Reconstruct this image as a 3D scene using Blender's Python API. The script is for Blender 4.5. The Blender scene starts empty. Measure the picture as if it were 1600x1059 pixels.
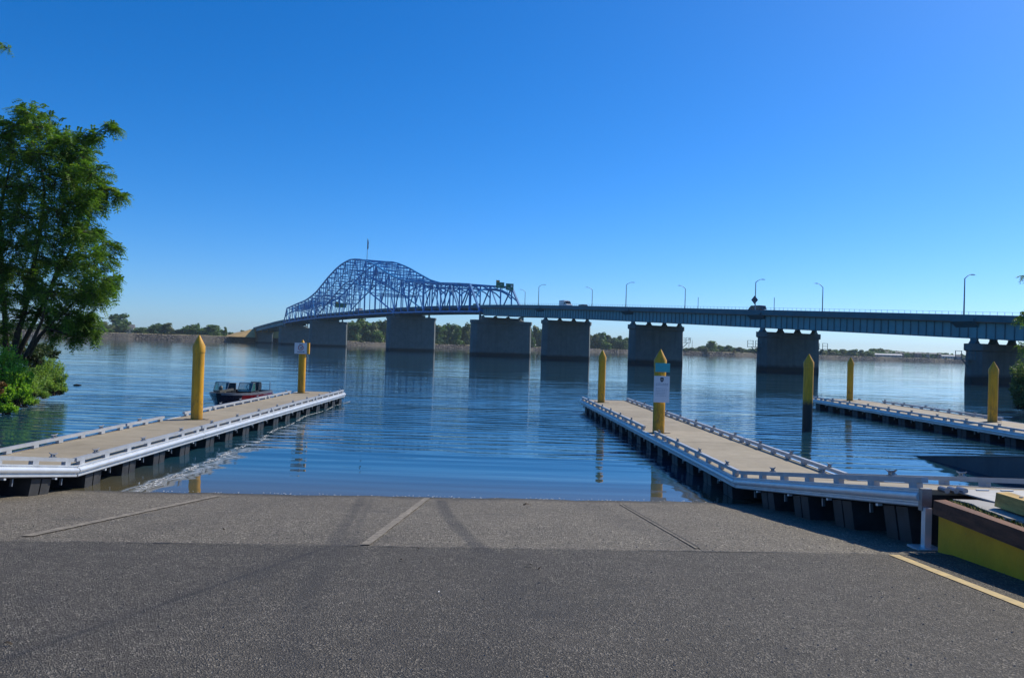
import bpy, bmesh, math, random
from mathutils import Vector, Matrix
PI=math.pi
S=bpy.context.scene
COL=S.collection
# ------------------------------------------------------------------ camera
PITCH,ROLL,F=.0098,.0306,1220.
EYE=Vector((0,0,3))
cam=bpy.data.cameras.new('camera'); camo=bpy.data.objects.new('camera',cam); COL.objects.link(camo)
cam.sensor_width=36; cam.lens=F/1600*36; cam.clip_start=.05; cam.clip_end=20000
fw=Vector((0,math.cos(PITCH),math.sin(PITCH))); up0=Vector((0,-math.sin(PITCH),math.cos(PITCH))); r0=Vector((1,0,0))
Rv=r0*math.cos(ROLL)+up0*math.sin(ROLL); Uv=-r0*math.sin(ROLL)+up0*math.cos(ROLL)
camo.matrix_world=Matrix((( Rv.x,Uv.x,-fw.x,0),(Rv.y,Uv.y,-fw.y,0),(Rv.z,Uv.z,-fw.z,3),(0,0,0,1)))
S.camera=camo
# ------------------------------------------------------------------ sky, sun, exposure
AZ,EL=math.radians(55),math.radians(42)
W=bpy.data.worlds.new('World'); S.world=W; W.use_nodes=True
nt=W.node_tree; bg=nt.nodes['Background']
sky=nt.nodes.new('ShaderNodeTexSky'); sky.sky_type='NISHITA'; sky.sun_disc=False
sky.sun_elevation=EL; sky.sun_rotation=AZ; sky.altitude=0; sky.air_density=.8; sky.dust_density=.45; sky.ozone_density=10
hs=nt.nodes.new('ShaderNodeHueSaturation'); hs.inputs['Saturation'].default_value=1.21
wb=nt.nodes.new('ShaderNodeMixRGB'); wb.blend_type='MULTIPLY'; wb.inputs[0].default_value=1; wb.inputs[2].default_value=(.92,.98,1.03,1)
nt.links.new(sky.outputs[0],hs.inputs['Color']); nt.links.new(hs.outputs[0],wb.inputs[1]); nt.links.new(wb.outputs[0],bg.inputs[0]); bg.inputs[1].default_value=.15
sd=bpy.data.lights.new('sun','SUN'); sd.energy=5.0; sd.angle=math.radians(.53); sd.color=(1,.92,.76)
so=bpy.data.objects.new('sun',sd); COL.objects.link(so)
SUN=Vector((math.sin(AZ)*math.cos(EL),math.cos(AZ)*math.cos(EL),math.sin(EL)))
so.rotation_euler=SUN.to_track_quat('Z','Y').to_euler(); so.location=(30,20,60)
S.view_settings.view_transform='Standard'; S.view_settings.look='None'; S.view_settings.exposure=0; S.view_settings.gamma=1
S.view_settings.use_curve_mapping=False
rnd=random.Random(7)

# ------------------------------------------------------------------ helpers
def ray(px,py):
    X=px-800; Y=529.5-py
    c,s=math.cos(ROLL),math.sin(ROLL); u=X*c-Y*s; v=X*s+Y*c
    c,s=math.cos(PITCH),math.sin(PITCH)
    return Vector((u/F,c-v/F*s,s+v/F*c))
def at(px,py,d):            # world point seen at photo pixel px,py at depth y=d
    r=ray(px,py); return EYE+r*(d/r.y)
def plane(px,py,z):
    r=ray(px,py); return EYE+r*((z-3)/r.z)
class MB:
    def __init__(s): s.v=[]; s.f=[]; s.m=[]
    def add(s,vs,fs,mi=0):
        n=len(s.v); s.v+=[tuple(v) for v in vs]; s.f+=[tuple(i+n for i in f) for f in fs]; s.m+=[mi]*len(fs); return s
    def box(s,x0,x1,y0,y1,z0,z1,mi=0):
        return s.add([(x0,y0,z0),(x1,y0,z0),(x1,y1,z0),(x0,y1,z0),(x0,y0,z1),(x1,y0,z1),(x1,y1,z1),(x0,y1,z1)],
          [(0,3,2,1),(4,5,6,7),(0,1,5,4),(1,2,6,5),(2,3,7,6),(3,0,4,7)],mi)
    def bar(s,a,b,w,h=None,mi=0,upv=(0,0,1)):
        a=Vector(a); b=Vector(b); d=(b-a); h=h or w
        if d.length<1e-6: return s
        d.normalize(); u=Vector(upv)
        if abs(d.dot(u))>.98: u=Vector((0,1,0)) if abs(d.y)<.9 else Vector((1,0,0))
        r=d.cross(u).normalized(); u=r.cross(d)
        vs=[]
        for p in (a,b):
            for sx,sy in((-1,-1),(1,-1),(1,1),(-1,1)): vs.append(p+r*sx*w/2+u*sy*h/2)
        return s.add(vs,[(0,1,2,3),(7,6,5,4),(0,4,5,1),(1,5,6,2),(2,6,7,3),(3,7,4,0)],mi)
    def tube(s,pts,rs,n=8,mi=0,cap=True):
        pts=[Vector(p) for p in pts]
        if not hasattr(rs,'__len__'): rs=[rs]*len(pts)
        base=len(s.v); 
        for i,p in enumerate(pts):
            d=(pts[min(i+1,len(pts)-1)]-pts[max(i-1,0)])
            d=d.normalized() if d.length>1e-9 else Vector((0,0,1))
            u=Vector((0,0,1)) if abs(d.z)<.9 else Vector((1,0,0))
            r=d.cross(u).normalized(); u=r.cross(d)
            for k in range(n):
                a=2*PI*k/n; s.v.append(tuple(p+(r*math.cos(a)+u*math.sin(a))*rs[i]))
        for i in range(len(pts)-1):
            for k in range(n):
                k2=(k+1)%n; s.f.append((base+i*n+k,base+i*n+k2,base+(i+1)*n+k2,base+(i+1)*n+k)); s.m.append(mi)
        if cap:
            s.f.append(tuple(base+k for k in range(n))[::-1]); s.f.append(tuple(base+(len(pts)-1)*n+k for k in range(n))); s.m+=[mi,mi]
        return s
    def lathe(s,prof,n=20,c=(0,0),mi=0):    # prof [(r,z)]
        base=len(s.v)
        for r,z in prof:
            for k in range(n):
                a=2*PI*k/n; s.v.append((c[0]+r*math.cos(a),c[1]+r*math.sin(a),z))
        for i in range(len(prof)-1):
            for k in range(n):
                k2=(k+1)%n; s.f.append((base+i*n+k,base+i*n+k2,base+(i+1)*n+k2,base+(i+1)*n+k)); s.m.append(mi)
        s.f.append(tuple(base+k for k in range(n))[::-1]); s.f.append(tuple(base+(len(prof)-1)*n+k for k in range(n))); s.m+=[mi,mi]
        return s
    def prism(s,poly,axis,a,b,mi=0):        # polygon of 2-tuples extruded on an axis
        def P(p,t): return {'x':(t,p[0],p[1]),'y':(p[0],t,p[1]),'z':(p[0],p[1],t)}[axis]
        n=len(poly); vs=[P(p,a) for p in poly]+[P(p,b) for p in poly]
        fs=[tuple(range(n)),tuple(range(2*n-1,n-1,-1))]+[(i,i+n,(i+1)%n+n,(i+1)%n) for i in range(n)]
        return s.add(vs,fs,mi)
    def sphere(s,c,r,nu=10,nv=6,mi=0):
        r=r if hasattr(r,'__len__') else (r,r,r)
        vs=[(c[0],c[1],c[2]-r[2])]
        for j in range(1,nv):
            t=PI*j/nv-PI/2
            for i in range(nu):
                a=2*PI*i/nu; vs.append((c[0]+r[0]*math.cos(t)*math.cos(a),c[1]+r[1]*math.cos(t)*math.sin(a),c[2]+r[2]*math.sin(t)))
        vs.append((c[0],c[1],c[2]+r[2])); fs=[]
        for i in range(nu): fs.append((0,1+(i+1)%nu,1+i))
        for j in range(nv-2):
            for i in range(nu):
                a=1+j*nu; fs.append((a+i,a+(i+1)%nu,a+nu+(i+1)%nu,a+nu+i))
        l=len(vs)-1; a=1+(nv-2)*nu
        for i in range(nu): fs.append((l,a+i,a+(i+1)%nu))
        return s.add(vs,fs,mi)
    def mesh(s,name,mats,smooth=False,fix=True):
        m=bpy.data.meshes.new(name); m.from_pydata(s.v,[],s.f)
        mats=mats if isinstance(mats,(list,tuple)) else [mats]
        for x in mats: m.materials.append(x)
        if len(mats)>1: m.polygons.foreach_set('material_index',s.m)
        if fix:
            b=bmesh.new(); b.from_mesh(m); bmesh.ops.recalc_face_normals(b,faces=b.faces); b.to_mesh(m); b.free()
        if smooth:
            m.polygons.foreach_set('use_smooth',[True]*len(m.polygons))
            try: m.set_sharp_from_angle(angle=math.radians(40))
            except Exception: pass
        m.update(); return m
    def obj(s,name,mats,parent=None,smooth=False,loc=None,fix=True):
        return link(name,s.mesh(name,mats,smooth,fix),parent,loc)
def link(name,mesh,parent=None,loc=None,rot=None,scale=None):
    o=bpy.data.objects.new(name,mesh); COL.objects.link(o)
    if parent: o.parent=parent
    if loc is not None: o.location=loc
    if rot is not None: o.rotation_euler=rot
    if scale is not None: o.scale=scale
    return o
def tag(o,label=None,cat=None,group=None,kind=None):
    if label: o['label']=label
    if cat: o['category']=cat
    if group: o['group']=group
    if kind: o['kind']=kind
    return o
def thing(name,label,cat,loc=(0,0,0),rz=0,group=None):
    o=link(name,None,None,loc,(0,0,rz)); return tag(o,label,cat,group)
def struct(o): o['kind']='structure'; return o
def copy_tree(o,parent=None):
    c=o.copy(); COL.objects.link(c)
    if parent: c.parent=parent
    for ch in list(o.children): copy_tree(ch,c)
    return c

# ------------------------------------------------------------------ materials
def nodes(name):
    m=bpy.data.materials.new(name); m.use_nodes=True; t=m.node_tree
    return m,t,t.nodes['Principled BSDF']
def N(t,ty,**kw):
    n=t.nodes.new('ShaderNode'+ty)
    for k,v in kw.items():
        if k.startswith('i_'):
            key=k[2:]; key=int(key) if key.isdigit() else key.replace('_',' ')
            n.inputs[key].default_value=v
        else: setattr(n,k,v)
    return n
def ramp(t,fac,stops):
    r=N(t,'ValToRGB'); e=r.color_ramp.elements
    while len(e)<len(stops): e.new(.5)
    for el,(p,c) in zip(e,stops): el.position=p; el.color=c if len(c)==4 else (*c,1)
    t.links.new(fac,r.inputs[0]); return r.outputs[0]
def mix(t,a,b,fac,bt='MIX'):
    n=N(t,'MixRGB',blend_type=bt)
    for i,x in ((0,fac),(1,a),(2,b)):
        if hasattr(x,'links'): t.links.new(x,n.inputs[i])
        else: n.inputs[i].default_value=x if i==0 else (*x[:3],1)
    return n.outputs[0]
def math_(t,op,a,b=None,c=None,clamp=False):
    n=N(t,'Math',operation=op); n.use_clamp=clamp
    for i,x in enumerate((a,b,c)):
        if x is None: continue
        if hasattr(x,'links'): t.links.new(x,n.inputs[i])
        else: n.inputs[i].default_value=x
    return n.outputs[0]
def objco(t,glob=False):
    if glob:
        return N(t,'NewGeometry').outputs['Position']
    return N(t,'TexCoord').outputs['Object']
def noise(t,co,scale,detail=4,rough=.55,sc=None):
    if sc:
        mp=N(t,'Mapping'); mp.inputs['Scale'].default_value=sc; t.links.new(co,mp.inputs[0]); co=mp.outputs[0]
    n=N(t,'TexNoise'); n.inputs['Scale'].default_value=scale; n.inputs['Detail'].default_value=detail; n.inputs['Roughness'].default_value=rough
    t.links.new(co,n.inputs['Vector']); return n.outputs['Fac']
def bump(t,p,h,strength,dist=.02):
    b=N(t,'Bump'); b.inputs['Strength'].default_value=strength; b.inputs['Distance'].default_value=dist
    t.links.new(h,b.inputs['Height']); t.links.new(b.outputs[0],p.inputs['Normal']); return b
def mat(name,c,rough=.6,metal=0,var=.15,scale=3,bmp=0,bscale=40,glob=True,sc=None,c2=None):
    m,t,p=nodes(name); co=objco(t,glob)
    f=noise(t,co,scale,5,.6,sc)
    c2=c2 or tuple(x*(1-var*2) for x in c); ca=tuple(min(1,x*(1+var)) for x in c)
    t.links.new(ramp(t,f,[(.3,c2),(.7,ca)]),p.inputs['Base Color'])
    p.inputs['Roughness'].default_value=rough; p.inputs['Metallic'].default_value=metal
    if bmp: bump(t,p,noise(t,co,bscale,4),bmp)
    return m
M={}
def deckmat():
    m,t,p=nodes('dock_decking'); co=objco(t,True); ob=N(t,'ObjectInfo')
    col=ramp(t,noise(t,co,2.2,5,.6),[(.3,(.31,.262,.182)),(.7,(.385,.33,.238))])
    col=mix(t,col,(.80,.79,.77),ob.outputs['Random'],'MULTIPLY')
    col=mix(t,col,(.20,.17,.125),ramp(t,noise(t,co,.9,6,.7,(1.6,.5,1)),[(.52,(0,0,0)),(.75,(.6,.6,.6))]))
    col=mix(t,col,(.13,.11,.085),ramp(t,noise(t,co,11,5,.75),[(.66,(0,0,0)),(.76,(.7,.7,.7))]))
    col=mix(t,col,(.55,.53,.48),ramp(t,noise(t,co,6.3,3,.6),[(.73,(0,0,0)),(.76,(.8,.8,.8))]))
    t.links.new(col,p.inputs['Base Color']); p.inputs['Roughness'].default_value=.8; bump(t,p,noise(t,co,60,4),.2); return m
M['deck']=deckmat()
M['alu']=mat('aluminium',(.70,.72,.74),.38,.45,.06,4,.03,30)
M['alu_rail']=mat('aluminium_rail',(.43,.45,.48),.5,.35,.08,4)
M['float']=mat('float_plastic',(.042,.043,.046),.55,0,.25,3,.1,30)
M['dark']=mat('dark_gap',(.02,.018,.015),.8)
M['steel']=mat('galvanised_steel',(.30,.31,.33),.45,.8,.1,8)
M['bluepaint']=mat('blue_bridge_paint',(.008,.23,.54),.45,0,.18,.3)
M['bluefade']=mat('pale_blue_girder_paint',(.14,.33,.36),.55,0,.13,.25)
M['bluedark']=mat('slate_blue_parapet_paint',(.05,.155,.185),.6,0,.12,.3)
M['stiff']=mat('girder_stiffener_paint',(.05,.155,.185),.6)
M['bearing']=mat('bearing_rust',(.16,.09,.075),.8)
M['black']=mat('black_paint',(.012,.012,.014),.4)
M['white']=mat('white_paint',(.78,.78,.76),.45,0,.04,2)
M['signwhite']=mat('sign_white',(.74,.75,.78),.5,0,.04,6)
M['teal']=mat('teal_sign',(.05,.42,.45),.5,0,.06,6)
M['green']=mat('highway_green',(.01,.16,.09),.5,0,.05,2)
M['orange']=mat('orange_tab',(.65,.28,.03),.5)
M['red']=mat('sign_red',(.5,.03,.03),.5)
M['navytext']=mat('sign_print',(.06,.07,.12),.6)
M['greytext']=mat('faint_sign_print',(.38,.42,.48),.6)
M['timber']=mat('brown_cap_timber',(.15,.055,.026),.8,0,.25,3,.3,25,sc=(6,1,6))
M['ytimber']=mat('weathered_yellow_timber',(.50,.32,.09),.8,0,.28,3,.3,25,sc=(6,1,6))
M['lampgrey']=mat('lamp_grey',(.27,.30,.33),.5,.3)
M['glass']=None
m,t,p=nodes('tinted_windscreen'); p.inputs['Base Color'].default_value=(.05,.22,.24,1); p.inputs['Roughness'].default_value=.05
p.inputs['Alpha'].default_value=.55; M['glass']=m
m,t,p=nodes('car_glass'); p.inputs['Base Color'].default_value=(.01,.014,.02,1); p.inputs['Roughness'].default_value=.06; M['carglass']=m
M['rubber']=mat('tyre_rubber',(.02,.02,.02),.8)
# pile paint: yellow, scuffs near foot, optional black stained foot
def pilemat(name,black):
    m,t,p=nodes(name); co=objco(t,True)
    f=noise(t,co,5,6,.7,(1,1,.35)); base=ramp(t,f,[(.25,(.56,.26,.004)),(.5,(.72,.345,.005)),(.8,(.75,.40,.02))])
    z=N(t,'SeparateXYZ'); t.links.new(co,z.inputs[0])
    sc=noise(t,co,14,5,.7)
    base=mix(t,base,(.30,.19,.02),ramp(t,noise(t,co,7,5,.7,(1,1,.07)),[(.5,(0,0,0)),(.68,(.75,.75,.75))]))
    rub=math_(t,'SUBTRACT',1,math_(t,'MULTIPLY',math_(t,'ABSOLUTE',math_(t,'SUBTRACT',z.outputs[2],.95)),2.2),clamp=True)
    base=mix(t,base,(.13,.09,.03),math_(t,'MULTIPLY',rub,ramp(t,noise(t,co,9,6,.75,(1,1,.5)),[(.45,(0,0,0)),(.62,(.8,.8,.8))])))
    base=mix(t,base,(.66,.62,.52),ramp(t,noise(t,co,12,4,.7,(1,1,.3)),[(.70,(0,0,0)),(.74,(.7,.7,.7))]))
    foot=math_(t,'ADD',math_(t,'MULTIPLY',sc,.35),z.outputs[2])
    if black: k=ramp(t,math_(t,'MULTIPLY_ADD',foot,4,-4.9,clamp=True),[(0,(1,1,1)),(1,(0,0,0))]); col=mix(t,base,(.012,.014,.015),k)
    else: k=ramp(t,math_(t,'MULTIPLY_ADD',foot,2.2,-1.6,clamp=True),[(0,(.5,.5,.5)),(.5,(0,0,0))]); col=mix(t,base,(.12,.08,.03),k)
    t.links.new(col,p.inputs['Base Color']); p.inputs['Roughness'].default_value=.5
    bump(t,p,noise(t,co,9,4),.1); return m
M['pile']=pilemat('yellow_pile_paint',False); M['pileblack']=pilemat('yellow_pile_paint_stained_foot',True)
# concrete with waterline stain and rain streaks
def concrete(name,c,stain=True,scale=.5):
    m,t,p=nodes(name); co=objco(t,True)
    f=noise(t,co,scale,6,.65); st=noise(t,co,1.1,4,.6,(1,1,.06)); fine=noise(t,co,9,4)
    col=ramp(t,f,[(.3,tuple(x*.78 for x in c)),(.7,tuple(x*1.1 for x in c))])
    col=mix(t,col,tuple(x*.55 for x in c),ramp(t,st,[(.5,(0,0,0)),(.75,(.6,.6,.6))]))
    col=mix(t,col,tuple(x*1.15 for x in c),ramp(t,fine,[(.55,(0,0,0)),(.8,(.3,.3,.3))]))
    if stain:
        z=N(t,'SeparateXYZ'); t.links.new(co,z.inputs[0])
        h=math_(t,'ADD',z.outputs[2],math_(t,'MULTIPLY',noise(t,co,.8,3),.5))
        k=ramp(t,math_(t,'MULTIPLY_ADD',h,1.6,-1.5,clamp=True),[(0,(1,1,1)),(1,(0,0,0))])
        col=mix(t,col,tuple(x*.2 for x in c),k)
    t.links.new(col,p.inputs['Base Color']); p.inputs['Roughness'].default_value=.85
    bump(t,p,fine,.2); return m
M['pier']=concrete('pier_concrete',(.155,.175,.17))
M['conc']=concrete('old_concrete',(.36,.35,.33),False,1.5)
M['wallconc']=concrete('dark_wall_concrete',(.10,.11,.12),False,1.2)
def yellow_wall():
    m,t,p=nodes('yellow_painted_wall'); co=objco(t,True)
    col=ramp(t,noise(t,co,2.5,6,.7),[(.3,(.64,.29,.003)),(.7,(.82,.385,.004))])
    col=mix(t,col,(.16,.13,.07),ramp(t,noise(t,co,16,5,.7),[(.66,(0,0,0)),(.74,(1,1,1))]))
    t.links.new(col,p.inputs['Base Color']); p.inputs['Roughness'].default_value=.6; bump(t,p,noise(t,co,20,4),.25); return m
M['ywall']=yellow_wall()
# ground materials: tyre tracks are worn into the surface along curves
def track(t,sep,a,b,c,w,soft,y0,y1):   # band around x=a+b*y+c*y^2
    x,y=sep.outputs[0],sep.outputs[1]
    cx=math_(t,'ADD',math_(t,'MULTIPLY_ADD',math_(t,'MULTIPLY',y,y),c,a),math_(t,'MULTIPLY',y,b))
    d=math_(t,'ABSOLUTE',math_(t,'SUBTRACT',x,cx))
    k=math_(t,'SUBTRACT',1,math_(t,'DIVIDE',math_(t,'SUBTRACT',d,w),soft),clamp=True)
    k=math_(t,'MULTIPLY',k,math_(t,'MULTIPLY_ADD',math_(t,'SUBTRACT',y,y0),2.5,0,clamp=True)); return math_(t,'MULTIPLY',k,math_(t,'MULTIPLY_ADD',math_(t,'SUBTRACT',y1,y),2.5,0,clamp=True))
def paving(name,cols,agg,tracks,wet=False):
    m,t,p=nodes(name); co=objco(t,True); sep=N(t,'SeparateXYZ'); t.links.new(co,sep.inputs[0])
    big=noise(t,co,.55,5,.6); mid=noise(t,co,6,4,.6)
    col=ramp(t,big,[(.3,cols[0]),(.7,cols[1])])
    v=N(t,'TexVoronoi'); v.inputs['Scale'].default_value=agg; t.links.new(co,v.inputs['Vector'])
    vs=N(t,'SeparateColor'); t.links.new(v.outputs['Color'],vs.inputs[0])
    col=mix(t,col,cols[2],ramp(t,vs.outputs[0],[(.74,(0,0,0)),(.93,(.9,.9,.9))]))
    col=mix(t,col,cols[3],ramp(t,vs.outputs[1],[(.6,(0,0,0)),(.85,(1,1,1))]))
    col=mix(t,col,tuple(x*.8 for x in cols[0]),ramp(t,mid,[(.4,(.5,.5,.5)),(.6,(0,0,0))]))
    col=mix(t,col,(.16,.14,.12),ramp(t,noise(t,co,1.7,6,.7),[(.55,(0,0,0)),(.75,(.35,.35,.35))]))
    col=mix(t,col,(.035,.033,.031),ramp(t,noise(t,co,.8,6,.72),[(.56,(0,0,0)),(.72,(.55,.55,.55))]))
    ob=N(t,'ObjectInfo'); col=mix(t,col,(.75,.76,.78),math_(t,'MULTIPLY',ob.outputs['Random'],.55),'MULTIPLY')
    for tr in tracks:
        k=track(t,sep,*tr[:5],*tr[6:8]); k=math_(t,'MULTIPLY',k,math_(t,'MULTIPLY',math_(t,'MULTIPLY_ADD',noise(t,co,3,4,.7),1.6,-.15,clamp=True),tr[5]))
        col=mix(t,col,(.022,.021,.022),k)
    if wet:
        h=math_(t,'ADD',sep.outputs[2],math_(t,'MULTIPLY',noise(t,co,2,4),.05))
        k=math_(t,'SUBTRACT',1,math_(t,'MULTIPLY_ADD',h,16,-.6,clamp=True)); col=mix(t,col,(.03,.03,.028),math_(t,'MULTIPLY',k,.85))
    t.links.new(col,p.inputs['Base Color']); p.inputs['Roughness'].default_value=.82
    hb=math_(t,'ADD',v.outputs['Distance'],math_(t,'MULTIPLY',mid,.3))
    bump(t,p,hb,.9,.014); return m
TR=[(-4.3,.30,0,.008,.035,.8,2,8.5),(-4.32,.30,0,.03,.25,.3,2,8.5),(-.70,-.137,0,.04,.09,.65,8.2,15),(-.52,-.137,0,.02,.06,.4,8.2,15),(2.09,-.357,.0089,.06,.08,.8,8.0,15),(2.09,-.357,.0089,.1,.3,.25,5.5,8.3),(.30,-.47,.0275,.05,.12,.4,3,9),
 (-1.1,.19,0,.12,.3,.25,2,7),(2.9,-.1,0,.1,.25,.25,8.3,15),(-4.6,.05,0,.1,.3,.2,8.3,15)]
M['asphalt']=paving('asphalt',[(.080,.068,.051),(.122,.105,.080),(.34,.30,.24),(.019,.017,.014)],95,TR)
M['ramp']=paving('ramp_concrete',[(.130,.110,.080),(.205,.177,.132),(.46,.41,.32),(.028,.024,.019)],60,TR,True)
M['bank']=mat('bank_soil',(.16,.13,.085),.95,0,.3,.8,.5,6,c2=(.06,.075,.025))
M['grassland']=mat('dry_grass',(.30,.23,.11),.95,0,.2,.05,c2=(.14,.15,.06))
M['drygrass']=mat('straw_slope',(.46,.31,.12),.95,0,.15,.1)
M['yline']=mat('yellow_line_paint',(.50,.36,.14),.75,0,.2,8,c2=(.33,.26,.14))
M['tar']=mat('tar_joint',(.03,.028,.026),.8)
M['grout']=mat('pale_joint_grout',(.24,.21,.165),.85,0,.3,9,.5,60)
def rockmat():
    m,t,p=nodes('riprap_stone'); g=N(t,'NewGeometry')
    col=ramp(t,g.outputs['Random Per Island'],[(0,(.06,.05,.042)),(.5,(.125,.10,.082)),(.85,(.21,.175,.145)),(1,(.34,.30,.25))])
    t.links.new(col,p.inputs['Base Color']); p.inputs['Roughness'].default_value=.9; return m
M['rock']=rockmat()
def leafmat(name,cols,trans=.35,nscale=.5):
    m=bpy.data.materials.new(name); m.use_nodes=True; t=m.node_tree; p=t.nodes['Principled BSDF']; out=t.nodes['Material Output']
    g=N(t,'NewGeometry'); ob=N(t,'ObjectInfo')
    f=math_(t,'ADD',math_(t,'MULTIPLY',g.outputs['Random Per Island'],.55),math_(t,'MULTIPLY',noise(t,g.outputs['Position'],nscale,3),.75))
    f=math_(t,'ADD',f,math_(t,'MULTIPLY_ADD',ob.outputs['Random'],.3,-.22))
    n=len(cols); col=ramp(t,f,[(.15+.75*i/(n-1),c) for i,c in enumerate(cols)])
    t.links.new(col,p.inputs['Base Color']); p.inputs['Roughness'].default_value=.6
    tr=N(t,'BsdfTranslucent'); t.links.new(mix(t,col,(.9,1,.25),.6,'MULTIPLY'),tr.inputs[0])
    ms=N(t,'MixShader'); ms.inputs[0].default_value=trans
    t.links.new(p.outputs[0],ms.inputs[1]); t.links.new(tr.outputs[0],ms.inputs[2]); t.links.new(ms.outputs[0],out.inputs[0]); return m
M['leaf']=leafmat('locust_leaves',[(.045,.115,.016),(.10,.22,.026),(.18,.32,.036),(.29,.37,.05)],.48)
M['shrub']=leafmat('willow_shrub_leaves',[(.16,.28,.05),(.25,.40,.08),(.34,.48,.12)],.5,1.2)
M['shrub2']=leafmat('bright_bush_leaves',[(.15,.34,.03),(.26,.48,.04),(.38,.56,.07)],.5,1.5)
M['dkshrub']=leafmat('dark_bush_leaves',[(.03,.06,.02),(.05,.09,.03),(.08,.12,.04)],.3,1.2)
M['shrub3']=leafmat('pale_willow_leaves',[(.07,.12,.04),(.11,.17,.06),(.16,.22,.09)],.4,1.2)
M['drybush']=leafmat('dry_bush_leaves',[(.14,.07,.02),(.22,.11,.03),(.25,.16,.05)],.3,1.2)
M['far1']=leafmat('far_tree_green',[(.07,.135,.05),(.10,.18,.065),(.14,.22,.075)],.45,.08)
M['far2']=leafmat('far_tree_olive',[(.09,.12,.05),(.12,.15,.058),(.16,.18,.068)],.42,.08)
M['far3']=leafmat('far_tree_bright',[(.08,.16,.03),(.11,.20,.036),(.14,.23,.045)],.4,.08)
M['far4']=leafmat('far_tree_straw',[(.16,.12,.04),(.22,.15,.05),(.26,.18,.06)],.2,.08)
M['bark']=mat('dark_bark',(.055,.042,.03),.95,0,.3,6,.6,20)
# water
def water():
    m,t,p=nodes('river_water'); co=objco(t,True)
    p.inputs['Roughness'].default_value=.03; p.inputs['IOR'].default_value=1.333
    sep=N(t,'SeparateXYZ'); t.links.new(co,sep.inputs[0]); y=sep.outputs[1]
    shal=math_(t,'MULTIPLY_ADD',math_(t,'SUBTRACT',y,15.4),-.30,1,clamp=True)      # shallow water over the ramp shows its brown bed
    t.links.new(mix(t,(.012,.050,.080),(.085,.075,.045),shal),p.inputs['Base Color'])
    # wind and wake: calm by the ramp, a belt of short ripples 20 to 50 m out, glassy further out with breezy patches
    belt=ramp(t,math_(t,'DIVIDE',y,200,clamp=True),[(.075,(.05,)*3),(.095,(.16,)*3),(.125,(.85,)*3),(.17,(1,)*3),(.25,(.62,)*3),(.36,(.3,)*3),(.6,(.16,)*3),(1,(.12,)*3)])
    patch=math_(t,'MULTIPLY_ADD',noise(t,co,1,3,.55,(.018,.055,1)),3.0,-1.0,clamp=True)
    n1=noise(t,co,1,2,.5,(.20,1.15,1)); n2=noise(t,co,1,3,.55,(1.1,3.4,1)); n3=noise(t,co,1,2,.5,(.04,.22,1))
    wv=N(t,'TexWave',wave_type='BANDS',bands_direction='Y',wave_profile='SIN'); wv.inputs['Scale'].default_value=.38; wv.inputs['Distortion'].default_value=5.5; wv.inputs['Detail'].default_value=2; wv.inputs['Detail Scale'].default_value=.55
    mp=N(t,'Mapping'); mp.inputs['Scale'].default_value=(.35,1,1); mp.inputs['Rotation'].default_value=(0,0,.06); t.links.new(co,mp.inputs[0]); t.links.new(mp.outputs[0],wv.inputs['Vector'])
    h=math_(t,'ADD',math_(t,'MULTIPLY',n1,.9),math_(t,'MULTIPLY',wv.outputs['Fac'],.20))
    h=math_(t,'ADD',h,math_(t,'MULTIPLY',n2,math_(t,'MULTIPLY_ADD',patch,.22,.05)))
    h=math_(t,'MULTIPLY',h,math_(t,'MULTIPLY',belt,math_(t,'MULTIPLY_ADD',patch,.7,.55)))
    h=math_(t,'ADD',h,math_(t,'MULTIPLY',n3,.9))
    bump(t,p,h,.6,.13); return m
M['water']=water()
# ================================================================== SETTING
def interp(x,pts):
    if x<=pts[0][0]: return pts[0][1]
    for (a,b),(c,d) in zip(pts,pts[1:]):
        if x<=c: return b+(d-b)*(x-a)/(c-a)
    return pts[-1][1]
SB=8.35; SK=.06                       # slope break; the ramp's contours run a little askew
def rampz(s):
    if s>SB: return .119*(15.5-s)
    if s>-6: return .119*(15.5-SB)+.064*(SB-s)
    return .119*(15.5-SB)+.064*(SB+6)
def rz(x,y): return rampz(y-SK*x)
LSH=[(-40,-12.6),(14,-12.6),(19,-14.3),(24,-16.8),(28,-18.6),(33,-20.8),(39,-23),(44,-25.5),(49,-32),(54,-60),(58,-300)]
RSH=[(-40,23),(18,23),(30,27),(42,29.5),(49,32.5),(54,40),(58,70),(60,300)]
def gz(x,y):
    xl,xr=interp(y,LSH),interp(y,RSH)
    r=max(rz(x,y)-.12,-1.5)
    if x<xl: b=min((xl-x)*.32,1.0)+ .12*math.sin(x*1.3+y)*math.sin(y*.9); return max(b,r) if x<xl-1 else max(b,r)
    if x>xr: return max(min((x-xr)*.4,1.6),r)
    return r
xs=[-300,-200,-140,-100,-70,-50]+[-40+i for i in range(81)]+[50,70,100,140,200,300]
ys=[-120,-60,-30,-20]+[-14+i for i in range(76)]
mb=MB()
mb.add([(x,y,gz(x,y)) for y in ys for x in xs],[(j*len(xs)+i,j*len(xs)+i+1,(j+1)*len(xs)+i+1,(j+1)*len(xs)+i) for j in range(len(ys)-1) for i in range(len(xs)-1)])
struct(mb.obj('ground',M['bank'],smooth=True))
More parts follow.
